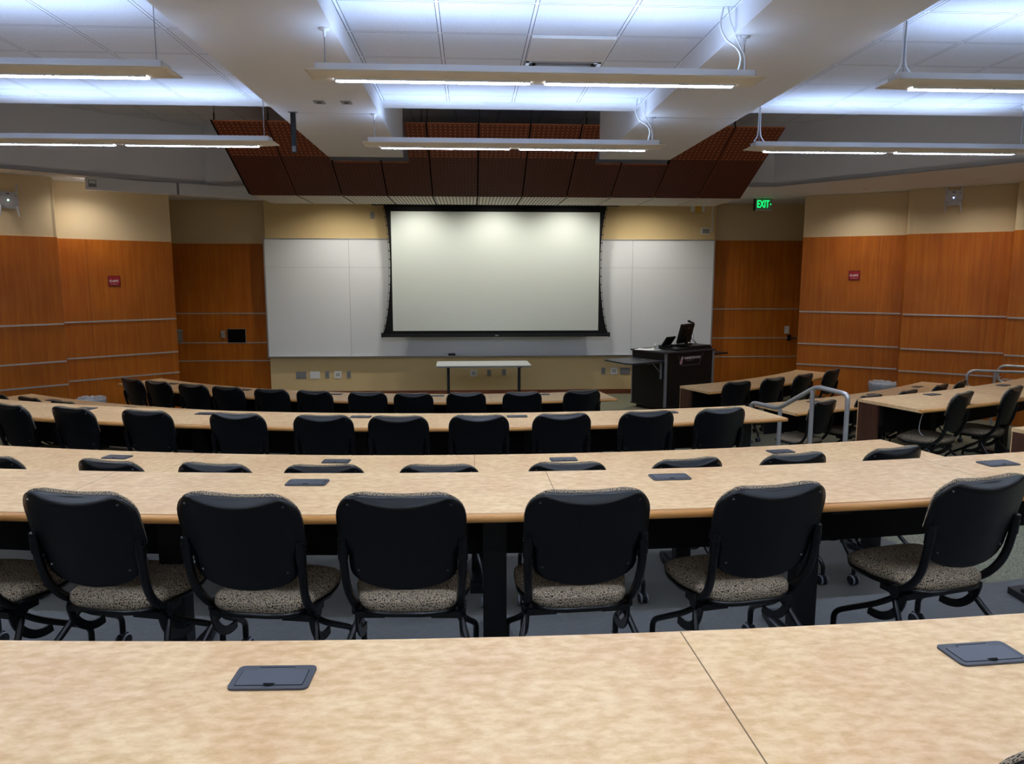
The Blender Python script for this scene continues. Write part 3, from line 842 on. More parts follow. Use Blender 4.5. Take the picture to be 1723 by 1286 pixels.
# ---------------------------------------------------------------- whiteboard and screen
root = empty('whiteboard', (.44, 14.285, .745), 0, 'very wide white dry-erase board covering the front wall', 'whiteboard')
O = root.location
def pb(name, boxes, parent=root, origin=None, bevel=0):
    mb = MB()
    for b in boxes: mb.box(*b[:6], b[6])
    return mb.build(name, parent, origin if origin is not None else O, bevel=bevel)
pb('board_surface', [(-3.76, 4.64, 14.278, 14.299, .765, 2.93, M['board'])] +
   [(x-.0025, x+.0025, 14.2765, 14.279, .77, 2.93, M['bseam']) for x in (-2.23, 3.085)] + [(-3.75, 4.63, 14.2765, 14.279, 2.411, 2.414, M['bseam'])])
pb('frame', [(-3.78, 4.66, 14.268, 14.299, 2.925, 2.945, M['metal']), (-3.785, -3.76, 14.268, 14.299, .745, 2.945, M['metal']), (4.64, 4.665, 14.268, 14.299, .745, 2.945, M['metal'])])
pb('marker_tray', [(-3.78, 4.66, 14.2, 14.299, .738, .75, M['metal']), (-3.78, 4.66, 14.2, 14.206, .745, .765, M['metal']), (-3.78, 4.66, 14.27, 14.28, .75, .768, M['whitep'])])
e = MB(); e.prism(rrect(-.065, .065, -.02, .02, .008), 0, .055, M['black']); e.box(-.063, .063, -.019, .019, .0, .014, M['greyp']); 
tag(e.build('board_eraser', loc=(-.345, 14.235, .7505)), 'black eraser resting on the marker tray below the screen', 'eraser')

root = empty('projection_screen', (.5, 14.0, 1.13), 0, 'large white projection screen with curved black borders, pulled down', 'projection screen')
O = root.location
mb = MB(); nz = 16; Ls = []; Rs = []
for i in range(nz+1):
    v = i/nz; z = 1.19+(3.62-1.19)*v
    q = 1-(2*v-1)**2
    Ls.append((-1.60+.14*q**.8+.03*v, z)); Rs.append((2.585-.15*q**.8-.03*v, z))
vs = []; fs = []
for (xl, z), (xr, _) in zip(Ls, Rs):
    for x in (xl, -1.415, .5, 2.40, xr): vs.append((x, 14.0, z))
n0 = len(vs); vs += [(x, 14.004, z) for x, _, z in vs[:]]
for i in range(nz):
    for j in range(4):
        for o in (0, n0): fs.append((o+i*5+j, o+i*5+j+1, o+(i+1)*5+j+1, o+(i+1)*5+j))
    for j in (0, 4): fs.append((i*5+j, (i+1)*5+j, n0+(i+1)*5+j, n0+i*5+j))
for r in (0, nz):
    for j in range(4): fs.append((r*5+j, r*5+j+1, n0+r*5+j+1, n0+r*5+j))
mb.add(vs, fs, M['blackfab']); mb.build('black_border', root, O)
mb = MB()      # viewing surface with slight tension creases in the bottom corners
nx, nz = 40, 26; vs = []; fs = []
for j in range(nz+1):
    for i in range(nx+1):
        x = -1.415+3.815*i/nx; z = 1.25+2.165*j/nz
        dl = math.hypot(x+1.415, z-1.25); dr = math.hypot(x-2.40, z-1.25)
        y = 13.996-.006*math.exp(-dl/.3)*sin(8*math.atan2(z-1.25, x+1.415+1e-6)*2)-.006*math.exp(-dr/.3)*sin(16*math.atan2(z-1.25, 2.40-x+1e-6))
        vs.append((x, y, z))
for j in range(nz):
    for i in range(nx): fs.append((j*(nx+1)+i, j*(nx+1)+i+1, (j+1)*(nx+1)+i+1, (j+1)*(nx+1)+i))
mb.add(vs, fs, M['screen'], True); mb.build('viewing_surface', root, O)
mb = MB(); mb.box(-1.63, 2.62, 13.98, 14.025, 1.135, 1.19, M['black']); mb.box(-1.635, -1.60, 13.975, 14.03, 1.13, 1.215, M['black']); mb.box(2.59, 2.625, 13.975, 14.03, 1.13, 1.215, M['black']); mb.build('bottom_bar', root, O, bevel=.004)
mb = MB(); mb.box(.47, .53, 13.976, 13.981, 1.152, 1.172, M['greyp']); mb.build('maker_badge', root, O)
for side in (0, 1):
    mb = MB(); src = Ls if side == 0 else Rs; sg = -1 if side == 0 else 1
    pth = [(x+sg*(.022 if 0 < i < 16 else .0), 14.0, z) for i, (x, z) in enumerate(src)]
    mb.tube(pth, .003, M['black'], 6)
    for i in range(1, 16):
        x, z = src[i]; mb.box(min(x, x+sg*.024), max(x, x+sg*.024), 13.997, 14.003, z-.009, z+.009, M['black'])
    mb.build('tension_cord', root, O)
mb = MB(); mb.box(-1.75, 2.75, 13.93, 14.06, 3.52, ZT, M['black']); mb.build('roller_case', root, O)

# long white housing under the left bulkhead
a = Vector((-5.42, 11.27)); b = Vector((-3.3, 12.58)); dv = (b-a).normalized(); nv = Vector((-dv.y, dv.x))
mb = MB(); n1 = a+dv*1.20; n2 = a+dv*1.235
mb.prism([a, n1, n1+nv*.14, a+nv*.14], 3.465, ZT-.004, M['chan']); mb.prism([n2, b, b+nv*.14, n2+nv*.14], 3.465, ZT-.004, M['chan'])
mb.prism([n1, n2, n2+nv*.13+Vector((0, 0)), n1+nv*.13], 3.48, ZT-.004, M['greyp'])
hs = tag(mb.build('screen_housing', origin=(a.x, a.y, 3.47)), 'long white rolled screen housing hung below the left bulkhead', 'screen housing')
mb = MB(); T = Matrix.Translation((a.x, a.y, 0)) @ Matrix.Rotation(math.atan2(dv.y, dv.x), 4, 'Z')
mb.box(.03, .13, -.004, 0, 3.50, 3.60, M['greyp'], T); mb.box(.04, .12, -.006, -.004, 3.55, 3.59, M['whitep'], T); mb.build('rating_plate', hs, (a.x, a.y, 3.47))

# ---------------------------------------------------------------- wall plates on the front wall
def plate(x, z, kind, lab, y=14.3):
    nm = {'wide': 'blank_wall_plate', 'white': 'switch_plate', 'single': 'wall_socket', 'quad': 'wall_socket'}[kind]
    w, h, mt = {'wide': (.19, .13, 'greyp'), 'white': (.18, .135, 'whitep'), 'single': (.075, .125, 'greyp'), 'quad': (.13, .135, 'whitep')}[kind]
    mb = MB(); mb.prism(rrect(-w/2, w/2, -h/2, h/2, .006, 3), 0, .009, M[mt], STAND)
    o = tag(mb.build(nm, loc=(x, y, z), bevel=.002), lab, 'wall plate', 'wall plates')
    mb = MB()
    if kind == 'quad':
        for dx in (-.018, .018):
            for dz in (-.018, .014): mb.box(dx-.011, dx+.011, -.0105, -.009, dz-.009, dz+.009, M['holes'])
    elif kind == 'single': mb.box(-.018, .018, -.0115, -.009, -.035, .035, M['greyp']); mb.box(-.004, .004, -.0125, -.0115, -.012, .012, M['holes'])
    elif kind == 'white':
        for dx in (-.055, 0, .055): mb.box(dx-.017, dx+.017, -.012, -.009, -.034, .034, M['whitep'])
    else: mb.box(-.085, .085, -.0115, -.009, -.055, .055, M['greyp'])
    mb.build({'quad': 'socket_face', 'single': 'socket_face', 'white': 'rocker', 'wide': 'cover'}[kind], o)
plate(-3.185, .40, 'wide', 'wide grey blank plate, leftmost below the whiteboard')
plate(-2.93, .40, 'white', 'wide white triple switch plate low on the front wall')
plate(-2.70, .407, 'single', 'narrow grey socket between two white plates, front wall left')
plate(-2.50, .406, 'quad', 'square white four-hole socket at the left of the front wall')
plate(-2.296, .405, 'single', 'narrow grey socket, rightmost of the left cluster of plates')
plate(.067, .418, 'quad', 'square white four-hole socket under the folding table')
plate(.362, .416, 'single', 'narrow grey socket under the middle of the folding table')
plate(.647, .43, 'single', 'narrow grey socket near the right leg of the folding table')
plate(2.566, .447, 'single', 'narrow grey socket left of the white socket near the lectern')
plate(2.774, .445, 'quad', 'square white four-hole socket just left of the lectern')
plate(2.99, .44, 'wide', 'wide grey plate partly hidden behind the lectern')
plate(-1.783, 3.365, 'single', 'small grey plate high on the wall left of the screen')
mb = MB(); mb.prism(rrect(-.085, .085, -.06, .06, .01, 3), 0, .03, M['whitep'], STAND)
o = tag(mb.build('wall_speaker_box', loc=(4.47, 14.3, 3.106), bevel=.003), 'small white framed grey box above the whiteboard right corner', 'wall box')
mb = MB(); mb.box(-.065, .065, -.034, -.03, -.045, .04, M['greyp']); mb.build('grille', o)
mb = MB(); mb.tube([(4.60, 14.29, 3.1), (4.60, 14.29, ZT)], .012, M['whitep'], 8); mb.tube([(4.54, 14.29, 3.1), (4.60, 14.29, 3.1)], .008, M['whitep'], 8)
tag(mb.build('conduit', origin=(4.6, 14.3, 3.1)), 'thin white vertical conduit at the right end of the front wall', 'conduit')
o = empty('emergency_light', (4.304, 14.3, 3.53), 0, 'white two-lamp emergency light with amber middle near the ceiling', 'emergency light')
mb = MB(); mb.box(-.065, .065, -.06, 0, -.075, .09, M['yellow'])
for k in range(5): mb.box(-.064, .064, -.063, -.06, -.06+.028*k, -.055+.028*k, M['yellow'])
mb.build('lamp_cover', o)
for s in (-1, 1):
    mb = MB(); mb.box(s*.095-.03, s*.095+.03, -.07, 0, -.07, .085, M['whitep']); mb.build('lamp_head', o, bevel=.006)
# EXIT sign
o = empty('exit_sign', (5.30, 13.6, 3.43), 0, 'green lit EXIT sign hanging from the ceiling by the right recess', 'exit sign')
mb = MB(); mb.box(-.155, .155, -.02, .02, 0, .205, M['exitp']); mb.build('sign_body', o, bevel=.003)
mb = MB(); mb.box(-.175, -.158, -.03, .03, -.002, .207, M['black']); mb.box(-.155, .155, -.024, -.02, 0, .014, M['whitep']); mb.build('trim_rail', o)
mb = MB(); mb.box(-.10, .10, -.04, .04, .205, ZT-3.43, M['black']); mb.build('canopy', o)
t_ = text_mesh('EXIT', .185, M['green'], 'exit_lettering', o, Matrix.Translation((-.014, -.0225, .108)) @ STAND, .0015, .60, .002)
mb = MB(); mb.add([(.118, -.022, .13), (.138, -.022, .11), (.118, -.022, .09)], [(0, 1, 2)], M['green']); mb.build('exit_arrow', o)
# red signs
def redsign(p, n2, lab, z):
    ang_ = math.atan2(n2[1], n2[0])+PI/2
    o = empty('wall_sign', (p[0], p[1], z), ang_, lab, 'sign', 'small red wall signs')
    mb = MB(); mb.prism(rrect(-.09, .09, -.08, .08, .008, 3), 0, .008, M['reddark'], STAND); mb.prism(rrect(-.08, .08, -.07, .07, .004, 3), .008, .0095, M['red'], STAND); mb.build('sign_plate', o)
    mb = MB(); x = -.070
    rnd = random.Random(3)
    for w_, k in ((.004, 1), (.022, 0), (.016, 2), (.012, 1), (.02, 3), (.02, 0)):   # worn, illegible white lettering
        if k == 0: mb.box(x, x+w_, -.0105, -.0095, -.018, -.010, M['textw']); mb.box(x, x+w_*.35, -.0105, -.0095, -.018, .018, M['textw']); mb.box(x, x+w_, -.0105, -.0095, .004, .018, M['textw'])
        elif k == 1: mb.box(x, x+w_, -.0105, -.0095, -.02, .018, M['textw'])
        elif k == 2: mb.box(x, x+w_, -.0105, -.0095, -.014, .006, M['textw'])
        else: mb.box(x, x+w_*.4, -.0105, -.0095, -.018, .018, M['textw']); mb.box(x+w_*.4, x+w_, -.0105, -.0095, -.004, .014, M['textw'])
        x += w_+.007
    for k in range(4): mb.box(-.05+.025*k, -.035+.025*k, -.0105, -.0095, -.05, -.044, M['textw'])
    mb.build('lettering', o)
def along(seg, t, inn=.0):
    p = Vector(seg[0]); q = Vector(seg[1]); d = (q-p).normalized(); n = Vector((-d.y, d.x))
    if n.dot(Vector((.4, 7.5))-p) < 0: n = -n
    return p+d*t+n*inn, n
p, n = along(L2, .91, .001); redsign(p, n, 'small red square sign on the left cherry wall panel', 2.17)
p, n = along(R1, .86, .001); redsign(p, n, 'small red square sign on the right cherry wall panel', 2.27)
# access points
def access(seg, t, z, led, lab):
    p, n = along(seg, t, -.010); ang_ = math.atan2(n.y, n.x)+PI/2
    o = empty('wireless_access_point', (p.x, p.y, z), ang_, lab, 'wireless access point', 'wall mounted access points')
    mb = MB(); mb.prism(rrect(-.12, .12, -.115, .115, .03), 0, .045, M['ap'], STAND); mb.box(-.02, .02, -.047, -.045, .08, .093, M['holes']); mb.build('housing', o, bevel=.006)
    mb = MB(); mb.lathe([(.0001, 0), (.009, 0), (.007, .004)], led, 10, Matrix.Translation((.0, -.046, .0)) @ Matrix.Rotation(PI/2, 4, 'X')); mb.build('status_light', o)
    for sx, sz in ((-1, 1), (1, 1), (-1, -1), (1, -1)):
        mb = MB(); x = sx*.092; z0 = sz*.068
        mb.tube([(x, -.055, z0), (x+sx*.006, -.06, z0+sz*.03), (x+sx*.022, -.062, z0+sz*.15)], [.012, .012, .010], M['ap'], 10)
        mb.tube([(x, -.035, z0), (x, -.06, z0)], .014, M['greyp'], 10); mb.build('antenna', o)
access(L1, .57, 3.28, M['ledg'], 'white access point with antennas high on the left wall, cut by the frame')
access(R2, .60, 3.47, M['led'], 'white access point with antennas and blue light high on the right wall')
# left recess: black panel and wall phone plate
mb = MB(); mb.box(-.165, .165, -.02, 0, -.125, .125, M['dark']); o = tag(mb.build('wall_display', loc=(-4.40, 14.485, 1.135)), 'small blank black screen on the wood beside the left door handle', 'wall display')
mb = MB(); mb.box(-.172, .172, -.022, 0, .125, .132, M['metal']); mb.box(-.172, -.165, -.022, 0, -.125, .125, M['metal']); mb.box(.165, .172, -.022, 0, -.125, .125, M['metal']); mb.build('bezel', o)
mb = MB(); mb.box(-.06, .07, -.03, 0, -.12, .12, M['greyp']); o = tag(mb.build('intercom_panel', loc=(-5.475, 14.485, 1.14)), 'grey wall panel in the left recess beside the angled wood wall', 'wall panel')
mb = MB(); mb.box(-.055, .065, -.034, -.03, .09, .105, M['whitep']); mb.box(-.01, .05, -.034, -.03, -.1, .07, M['metal']); mb.build('face_plate', o)
mb = MB(); mb.prism(rrect(-.045, .045, -.075, .075, .006, 3), 0, .009, M['whitep'], STAND); o = tag(mb.build('light_switch', loc=(6.224, 14.485, 1.216)), 'white light switch on the wood in the right recess', 'light switch')
mb = MB(); mb.box(-.008, .008, -.02, -.009, -.012, .015, M['whitep']); mb.build('toggle', o)

# ---------------------------------------------------------------- ceiling bits
o = empty('ceiling_vent', (.7375, 6.34, ZL), 0, 'square air diffuser in the centre ceiling above the nearer light', 'ceiling vent')
mb = MB()
for k, (g, zz) in enumerate(((.29, -.002), (.24, -.018), (.18, -.03), (.12, -.02))):
    outer = rrect(-g, g, -g, g, .002, 1); mb.prism([(-g, -g), (g, -g), (g, -g+.025), (-g, -g+.025)], zz-.012, zz+.01, M['metal']); mb.prism([(-g, g-.025), (g, g-.025), (g, g), (-g, g)], zz-.012, zz+.01, M['metal'])
    mb.prism([(-g, -g), (-g+.025, -g), (-g+.025, g), (-g, g)], zz-.012, zz+.01, M['metal']); mb.prism([(g-.025, -g), (g, -g), (g, g), (g-.025, g)], zz-.012, zz+.01, M['metal'])
mb.build('louvre_ring', o)
mb = MB(); mb.box(-.27, .27, -.27, .27, -.003, -.001, M['holes']); mb.build('duct_opening', o)
mb = MB(); mb.box(-.292, .292, -.28, .28, -.016, -.001, M['white']); mb.box(-.292, .292, -.292, -.28, -.02, -.001, M['whitep'])
tag(mb.build('ceiling_access_panel', loc=(.7375, 5.74, ZL)), 'smooth white lift-out panel in the tiled ceiling before the air diffuser', 'ceiling panel')
for x, lab in ((-1.28, 'dark square sensor plate on the left soffit, the left one of two'), (-1.05, 'square metal sensor plate on the left soffit, the right one of two')):
    mb = MB(); mb.box(-.045, .045, -.06, .06, -.004, 0, M['greyp']); o = tag(mb.build('ceiling_plate', loc=(x, 6.83, ZS)), lab, 'ceiling plate', 'soffit plates')
    mb = MB(); mb.box(-.018, .018, -.02, .02, -.007, -.004, M['holes']); mb.build('sensor', o)
mb = MB()
mb.box(-.022, .022, -.003, .0, -.36, 0, M['strut']); mb.box(-.022, -.019, -.012, .02, -.36, 0, M['strut']); mb.box(.019, .022, -.012, .02, -.36, 0, M['strut']); mb.box(-.018, .018, -.006, -.003, -.35, -.30, M['steelwire'])
mb.box(-.04, .04, -.02, .02, -.005, 0, M['steelwire'])
tag(mb.build('hanging_strut', loc=(-1.60, 7.24, ZS)), 'dark slotted metal strut hanging down from the left soffit', 'metal strut')
# recessed downlights between the cloud and the front wall
for i, x in enumerate((-2.35, -.95, .45, 1.75, 3.2)):
    o = empty('downlight', (x, 13.25, ZT), 0, 'recessed round wall-wash downlight over the front wall, %s' % ('leftmost of five', 'second from left of five', 'middle of five', 'second from right of five', 'rightmost of five')[i], 'downlight', 'wall-wash downlights')
    mb = MB(); mb.lathe([(.075, 0), (.075, -.008), (.058, -.008), (.055, 0)], M['whitep'], 20); mb.build('trim_ring', o)
    ld = bpy.data.lights.new('downlight_lamp', 'SPOT'); ld.energy = 34; ld.spot_size = rad(145); ld.spot_blend = .85; ld.color = (1, .95, .84); ld.shadow_soft_size = .05
    lo = bpy.data.objects.new('lamp', ld); C.objects.link(lo); lo.parent = o; lo.location = (0, 0, -.02); lo.rotation_euler = (rad(14), 0, 0)

for i, (x, y, sd) in enumerate(((-5.5, 11.5, 'left'), (-6.75, 10.35, 'left'), (-8.1, 9.1, 'left'), (6.3, 12.0, 'right'), (7.4, 10.8, 'right'), (8.7, 9.5, 'right'))):  # extra lamps added along the side walls to lift the dim wood
    o = empty('downlight', (x, y, ZT), 0, 'added downlight brightening the %s wood wall, %s' % (sd, ('nearest the front', 'middle of three', 'farthest from the front')[i % 3]), 'downlight', 'added side wall downlights')
    mb = MB(); mb.lathe([(.075, 0), (.075, -.008), (.058, -.008), (.055, 0)], M['whitep'], 20); mb.build('trim_ring', o)
    ld = bpy.data.lights.new('downlight_lamp', 'SPOT'); ld.energy = 24; ld.spot_size = rad(150); ld.spot_blend = 1; ld.color = (1, .96, .9); ld.shadow_soft_size = .06
    lo = bpy.data.objects.new('lamp', ld); C.objects.link(lo); lo.parent = o; lo.location = (0, 0, -.02)
# ---------------------------------------------------------------- handrails
def railpts(lst): return [Vector(p) for p in lst]
o = empty('handrail', pol(11.4, 16, zC), 0, 'brushed steel handrail rising over the steps in the right aisle', 'handrail')
O = Vector(o.location)
top = fillet([pol(11.95, 16.0, zB+.80), pol(11.95, 16.0, 1.185), pol(11.55, 16.0, 1.20), pol(11.02, 16.0, .905), pol(10.62, 15.9, .905), pol(10.60, 15.9, .80)], .075, 7)
mb = MB(); mb.tube(top, .022, M['steel'], 14); mb.build('rail', o, O)
for r, z0, z1 in ((11.95, zB, zB+.82), (11.50, zB, 1.17), (11.05, .003, .90), (10.60, .003, .82)):
    mb = MB(); tt = 16.0 if r > 11 else 15.9
    a = pol(r, tt, z0); mb.tube([a, pol(r, tt, z1)], .021, M['steel'], 14)
    mb.lathe([(.001, .004), (.045, .004), (.045, 0)], M['steel'], 16, Matrix.Translation(a+Vector((0, 0, .001)))); mb.build('post', o, O)
def siderail(p0, p1, z, lab, post):
    o = empty('handrail', (*p0, 0), 0, lab, 'handrail'); O = Vector(o.location)
    p0 = Vector((*p0, z)); p1 = Vector((*p1, z)); d = (p1-p0).normalized(); dn = Vector((0, 0, -.26))
    pth = fillet([p1, p0, p0+dn, p0+dn+d*.75], .12, 8)
    mb = MB(); mb.tube(pth, .021, M['steel'], 12); mb.build('rail', o, O)
    for k in post:
        q = p0+d*k; mb = MB(); mb.tube([(q.x, q.y, 0.0), (q.x, q.y, z)], .02, M['steel'], 12); mb.build('post', o, O)
siderail((7.20, 10.45), (8.35, 9.95), .90, 'curved end steel handrail beside the right wall, nearer one', (.35, 1.1))
siderail((7.98, 10.88), (8.95, 9.95), .92, 'curved end steel handrail beside the right wall, farther one', (.5,))

# ---------------------------------------------------------------- bins, table, lectern
def bin_(x, y, lab, rr):
    o = empty('trash_can', (x, y, 0.0), 0, lab, 'trash can', 'grey trash cans with clear liners')
    mb = MB(); mb.lathe([(.001, .0), (rr*.78, .0), (rr*.8, .01), (rr*.97, .46), (rr*1.03, .465), (rr*1.03, .485), (rr*.97, .485), (rr*.78, .02), (.001, .02)], M['can'], 28); mb.build('bin_body', o)
    mb = MB(); rnd = random.Random(int(x*10)); prof = []
    seg = 36; vs = []; fs = []
    lv = [(.99, .35), (1.06, .44), (1.07, .49), (1.03, .52), (.96, .505), (.9, .40)]
    for k, (q, z) in enumerate(lv):
        for s_ in range(seg):
            a = 2*PI*s_/seg; j = 1+.02*sin(9*a+k)+rnd.uniform(-.015, .015); zz = z+rnd.uniform(-.012, .012)
            vs.append((rr*q*j*cos(a), rr*q*j*sin(a), zz))
    for k in range(len(lv)-1):
        for s_ in range(seg): fs.append((k*seg+s_, k*seg+(s_+1) % seg, (k+1)*seg+(s_+1) % seg, (k+1)*seg+s_))
    mb.add(vs, fs, M['liner'], True); mb.build('bin_liner', o)
bin_(-5.42, 10.95, 'grey trash can with clear liner by the left wood wall', .185)
bin_(6.83, 12.0, 'grey trash can with clear liner against the right wood wall', .2)

o = empty('folding_table', (.23, 13.1, 0), rad(1.2), 'narrow grey topped table on black legs in front of the whiteboard', 'table')
mb = MB(); mb.prism(rrect(-.81, .81, -.38, .38, .05), .712, .74, M['tabletop']); mb.prism(rrect(-.815, .815, -.385, .385, .05), .715, .735, M['greyp']); mb.build('tabletop', o)
for x in (-.61, .63):
    mb = MB(); mb.box(x-.024, x+.024, -.03, .03, .04, .69, M['black']); mb.box(x-.025, x+.025, -.3, .3, .69, .711, M['black'])
    mb.prism([(x-.022, -.33), (x+.022, -.33), (x+.03, 0), (x+.022, .33), (x-.022, .33), (x-.03, 0)], .012, .045, M['black'])
    for y in (-.30, .30): mb.lathe([(.001, 0), (.02, 0), (.02, .012), (.001, .012)], M['wheel'], 10, Matrix.Translation((x, y, 0)))
    mb.build('leg', o)
mb = MB(); mb.box(-.59, .61, .0, .03, .10, .14, M['black']); mb.build('crossbar', o)

LA = math.atan2(.527, .85)
o = empty('lectern', (3.22, 12.18, 0), LA, 'large black teaching lectern with silver corner posts and side shelves', 'lectern')
LW, LD = 1.18, .78
mb = MB(); mb.box(.0, LW, .0, LD, .08, .985, M['lecwood']); mb.box(.06, LW-.06, .06, LD-.06, 0, .08, M['black']); mb.box(-.015, LW+.015, -.015, LD+.015, .065, .085, M['black']); mb.build('cabinet', o, bevel=.003)
mb = MB(); mb.prism(rrect(-.03, LW+.03, -.03, LD+.03, .02), .985, 1.012, M['lectop']); mb.build('lectern_top', o)
mb = MB(); mb.prism([(.28, .02), (LW-.02, .02), (LW-.02, .5), (.35, .5)], 1.012, 1.045, M['black']); mb.box(.62, LW-.02, .05, .5, 1.045, 1.075, M['black']); mb.build('equipment_ledge', o)
for x in (.0, LW-.02):
    mb = MB(); mb.box(x-.012, x+.032, -.012, .02, .085, .98, M['greyp']); mb.build('corner_post', o, bevel=.004)
mb = MB(); mb.box(-.008, .004, LD-.012, LD+.006, .085, .98, M['greyp']); mb.build('corner_post', o)
mb = MB(); mb.prism([(-.0, .03), (-.25, .0), (-.74, .02), (-.80, .12), (-.70, .72), (-.60, .78), (-.02, .70)], .845, .87, M['lectop']); mb.build('side_shelf', o, bevel=.004)
mb = MB(); mb.box(-.04, -.015, .06, .09, .56, .845, M['greyp']); mb.box(-.34, -.015, .062, .088, .825, .845, M['greyp']); mb.tube([(-.03, .075, .66), (-.22, .075, .83)], .008, M['greyp'], 6); mb.build('shelf_bracket', o)
mb = MB(); mb.prism(rrect(-.17, -.09, .35, .41, .01, 3), .87, .874, M['metal']); mb.build('cable_grommet', o)
mb = MB(); mb.prism(rrect(LW, LW+.42, .0, .6, .05), .90, .925, M['black']); mb.build('side_shelf', o)
mb = MB(); mb.prism([(.27, .0), (.90, .0), (.81, .2), (.36, .2)], 0, .006, M['lecwood'], Matrix.Translation((0, -.001, .965)) @ Matrix.Rotation(-PI/2, 4, 'X') @ Matrix.Diagonal((1, 1, -1, 1)))
sp = mb.build('name_panel', o)
mb = MB()
for a, b in (((.27, .965), (.36, .765)), ((.36, .765), (.81, .765)), ((.81, .765), (.90, .965))):
    mb.tube([(a[0], -.009, a[1]), (b[0], -.009, b[1])], .0025, M['greyp'], 6)
mb.build('panel_outline', sp)
text_mesh('WASHINGTON STATE', .054, M['textw'], 'wordmark', sp, Matrix.Translation((.635, -.0095, .885)) @ STAND, .0005, .74, .0012)
text_mesh('UNIVERSITY', .026, M['greyp'], 'wordmark', sp, Matrix.Translation((.57, -.0095, .845)) @ STAND, .0005, 1.3, 0)
mb = MB()    # small crimson and white crest beside the wordmark
T = Matrix.Translation((.375, -.0085, .855)) @ STAND
mb.prism([(-.045, -.062), (.005, -.066), (.02, -.03), (.012, -.008), (.032, .02), (.03, .055), (.008, .066), (.0, .04), (-.022, .028), (-.012, .0), (-.04, -.02)], 0, .001, M['textw'], T)
mb.prism([(-.036, -.054), (.0, -.058), (.01, -.03), (.002, -.006), (.02, .022), (.018, .04), (.002, .03), (-.012, .02), (-.004, -.002), (-.026, -.024)], .001, .0018, M['crimson'], T)
mb.prism([(-.02, -.045), (-.008, -.045), (-.004, -.03), (-.014, -.03)], .0018, .0024, M['textw'], T); mb.prism([(-.002, .004), (.008, .012), (.010, .024), (-.002, .016)], .0018, .0024, M['textw'], T)
mb.build('crest', sp)
LM = Matrix.Translation((3.22, 12.18, 0)) @ Matrix.Rotation(LA, 4, 'Z')
def onlec(x, y, z): return LM @ Vector((x, y, z))
# monitor
o = empty('monitor', onlec(.80, .32, 1.075), rad(48), 'black computer monitor on the lectern, seen from behind', 'monitor')
T = Matrix.Translation((0, 0, .20)) @ Matrix.Rotation(rad(14), 4, 'X')
mb = MB(); mb.box(-.24, .24, -.03, .01, -.17, .17, M['black'], T); mb.box(-.12, .12, -.045, -.03, -.1, .08, M['black'], T); mb.build('display', o, bevel=.006)
mb = MB(); mb.box(-.03, .03, -.047, -.0445, .095, .11, M['greyp'], T); mb.box(-.23, .23, .010, .012, -.155, .16, M['dark'], T); mb.build('screen_glass', o)
mb = MB(); mb.prism(rrect(-.13, .13, -.09, .11, .03), 0, .014, M['black']); mb.box(-.03, .03, -.045, -.01, .014, .18, M['black']); mb.build('stand', o)
o = empty('touch_panel', onlec(.44, .38, 1.045), rad(45), 'low tilted black control screen left of the lectern monitor', 'control screen')
T = Matrix.Translation((0, -.02, .10)) @ Matrix.Rotation(rad(35), 4, 'X')
mb = MB(); mb.box(-.16, .13, -.015, .012, -.10, .10, M['black'], T); mb.build('display', o, bevel=.005)
mb = MB(); mb.box(-.12, .1, -.05, .12, 0, .035, M['black']); mb.box(-.03, .03, -.0, .03, .035, .09, M['black']); mb.lathe([(.001, 0), (.012, 0), (.012, .01)], M['metal'], 10, Matrix.Translation((-.05, -.052, .03)) @ Matrix.Rotation(PI/2, 4, 'X')); mb.build('stand', o)
o = empty('webcam', onlec(1.07, .42, 1.012), LA, 'black webcam on a small tripod beside the lectern monitor', 'webcam')
mb = MB(); mb.tube([(0, 0, .14), (0, 0, .36), (-.02, -.01, .40)], .009, M['black'], 8); mb.tube([(0, 0, .36), (.012, 0, .405)], .012, M['black'], 8); mb.build('stem', o)
mb = MB(); mb.tube([(-.075, 0, .455), (.055, 0, .42)], .017, M['black'], 10); mb.box(-.08, -.05, -.02, .02, .44, .475, M['black']); mb.build('camera_head', o)
for a in (210, 330, 90):
    mb = MB(); mb.tube([(0, 0, .16), (.09*cos(rad(a)), .09*sin(rad(a)), .065 if a != 210 else .065)], .006, M['black'], 6); mb.tube([(.09*cos(rad(a)), .09*sin(rad(a)), .067), (.10*cos(rad(a)), .10*sin(rad(a)), .063)], .008, M['black'], 6); mb.build('leg', o)
mb = MB(); mb.tube(smoothpath([(.02, 0, .30), (.07, .02, .22), (.13, .03, .1), (.17, .03, .07)]), .003, M['black'], 6); mb.build('cable', o)
o = empty('plastic_jar', onlec(.19, .40, 1.012), 0, 'small clear plastic jar standing on the lectern top', 'jar')
mb = MB(); mb.lathe([(.001, 0), (.036, 0), (.038, .005), (.038, .06), (.032, .07)], M['glassp'], 20); mb.build('jar_body', o)
mb = MB(); mb.lathe([(.034, .07), (.036, .072), (.036, .10), (.001, .102)], M['whitep'], 20); mb.build('lid', o)
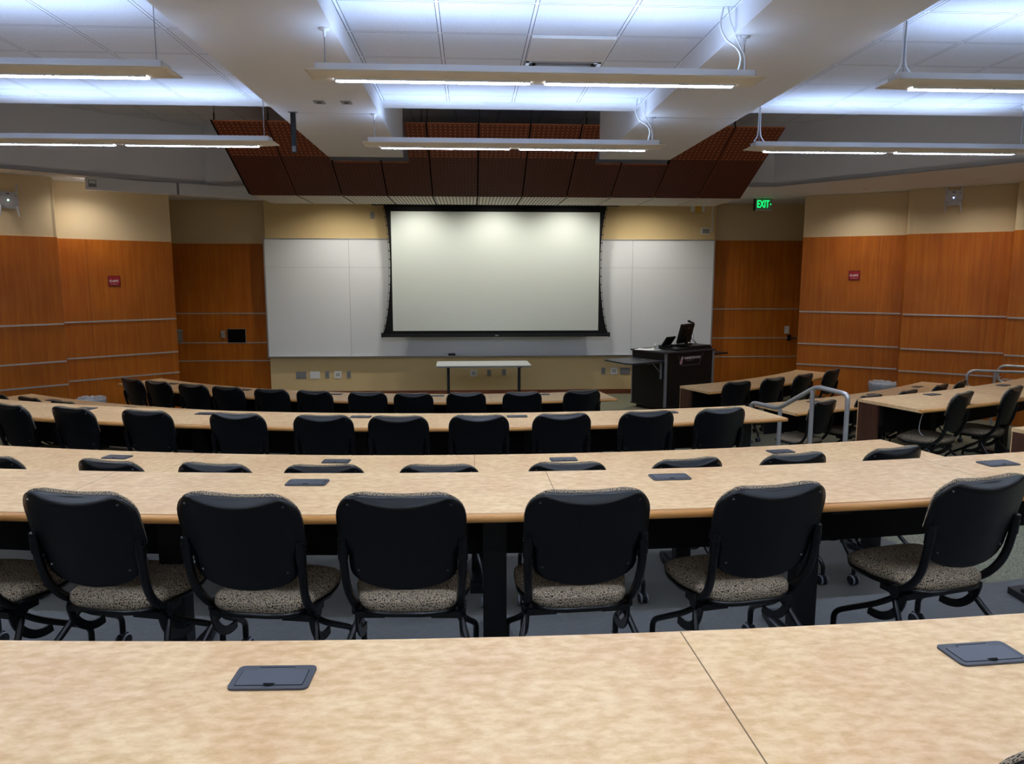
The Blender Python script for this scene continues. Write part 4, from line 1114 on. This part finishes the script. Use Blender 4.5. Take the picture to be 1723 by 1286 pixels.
for i, (x, y, a, lab) in enumerate(((.02, .52, 20, 'white paper sheet on the left back corner of the lectern'), (.16, .46, -12, 'white paper sheet under the clear jar side of the lectern'))):
    mb = MB(); n = 6; vs = []; fs = []
    for j in range(n+1):
        for k in range(n+1):
            u, v = j/n, k/n; vs.append(((u-.5)*.21, (v-.5)*.28, .002+.001*i*1.5+.012*(u**4)*(v**2)))
    m0 = len(vs); vs += [(x_, y_, z_-.0008) for x_, y_, z_ in vs[:m0]]
    for j in range(n):
        for k in range(n):
            q = (j*(n+1)+k, j*(n+1)+k+1, (j+1)*(n+1)+k+1, (j+1)*(n+1)+k); fs.append(q); fs.append(tuple(m0+t for t in q))
    mb.add(vs, fs, M['paper'], True)
    ob = tag(mb.build('paper_sheet', loc=onlec(x, y, 1.012)), lab, 'paper'); ob.rotation_euler = (0, 0, LA+rad(a))
# power cable hanging under the right hand desk
p = pol(11.9, 21.0, 1.0)
mb = MB(); mb.tube(smoothpath([pol(11.95, 20.7, zB+.70), pol(11.93, 20.55, zB+.6), pol(11.9, 20.7, zB+.47), pol(11.92, 21.1, zB+.40)]), .004, M['wire'], 6)
tag(mb.build('power_cord', origin=tuple(pol(11.9, 20.7, zB+.4))), 'thin pale cord hanging under the right hand desk with end panel', 'cord')

# ---------------------------------------------------------------- camera, world
cam = bpy.data.cameras.new('camera'); co = bpy.data.objects.new('camera', cam); C.objects.link(co); S.camera = co
cam.sensor_fit = 'HORIZONTAL'; cam.sensor_width = 36; cam.lens = 26.4515; cam.clip_start = .02
R = Matrix(((.998438, .00688923, -.0554366), (-.0558578, .136715, -.989034), (.000765326, .990586, .136886)))
co.matrix_world = Matrix.Translation((0, 0, 2.22)) @ R.to_4x4()
wd = bpy.data.worlds.new('world'); S.world = wd; wd.use_nodes = True
wd.node_tree.nodes['Background'].inputs[0].default_value = (.5, .6, .8, 1); wd.node_tree.nodes['Background'].inputs[1].default_value = .02
vs_ = S.view_settings; vs_.view_transform = 'Standard'; vs_.look = 'None'; vs_.gamma = 1; vs_.exposure = 1.2; vs_.use_curve_mapping = False
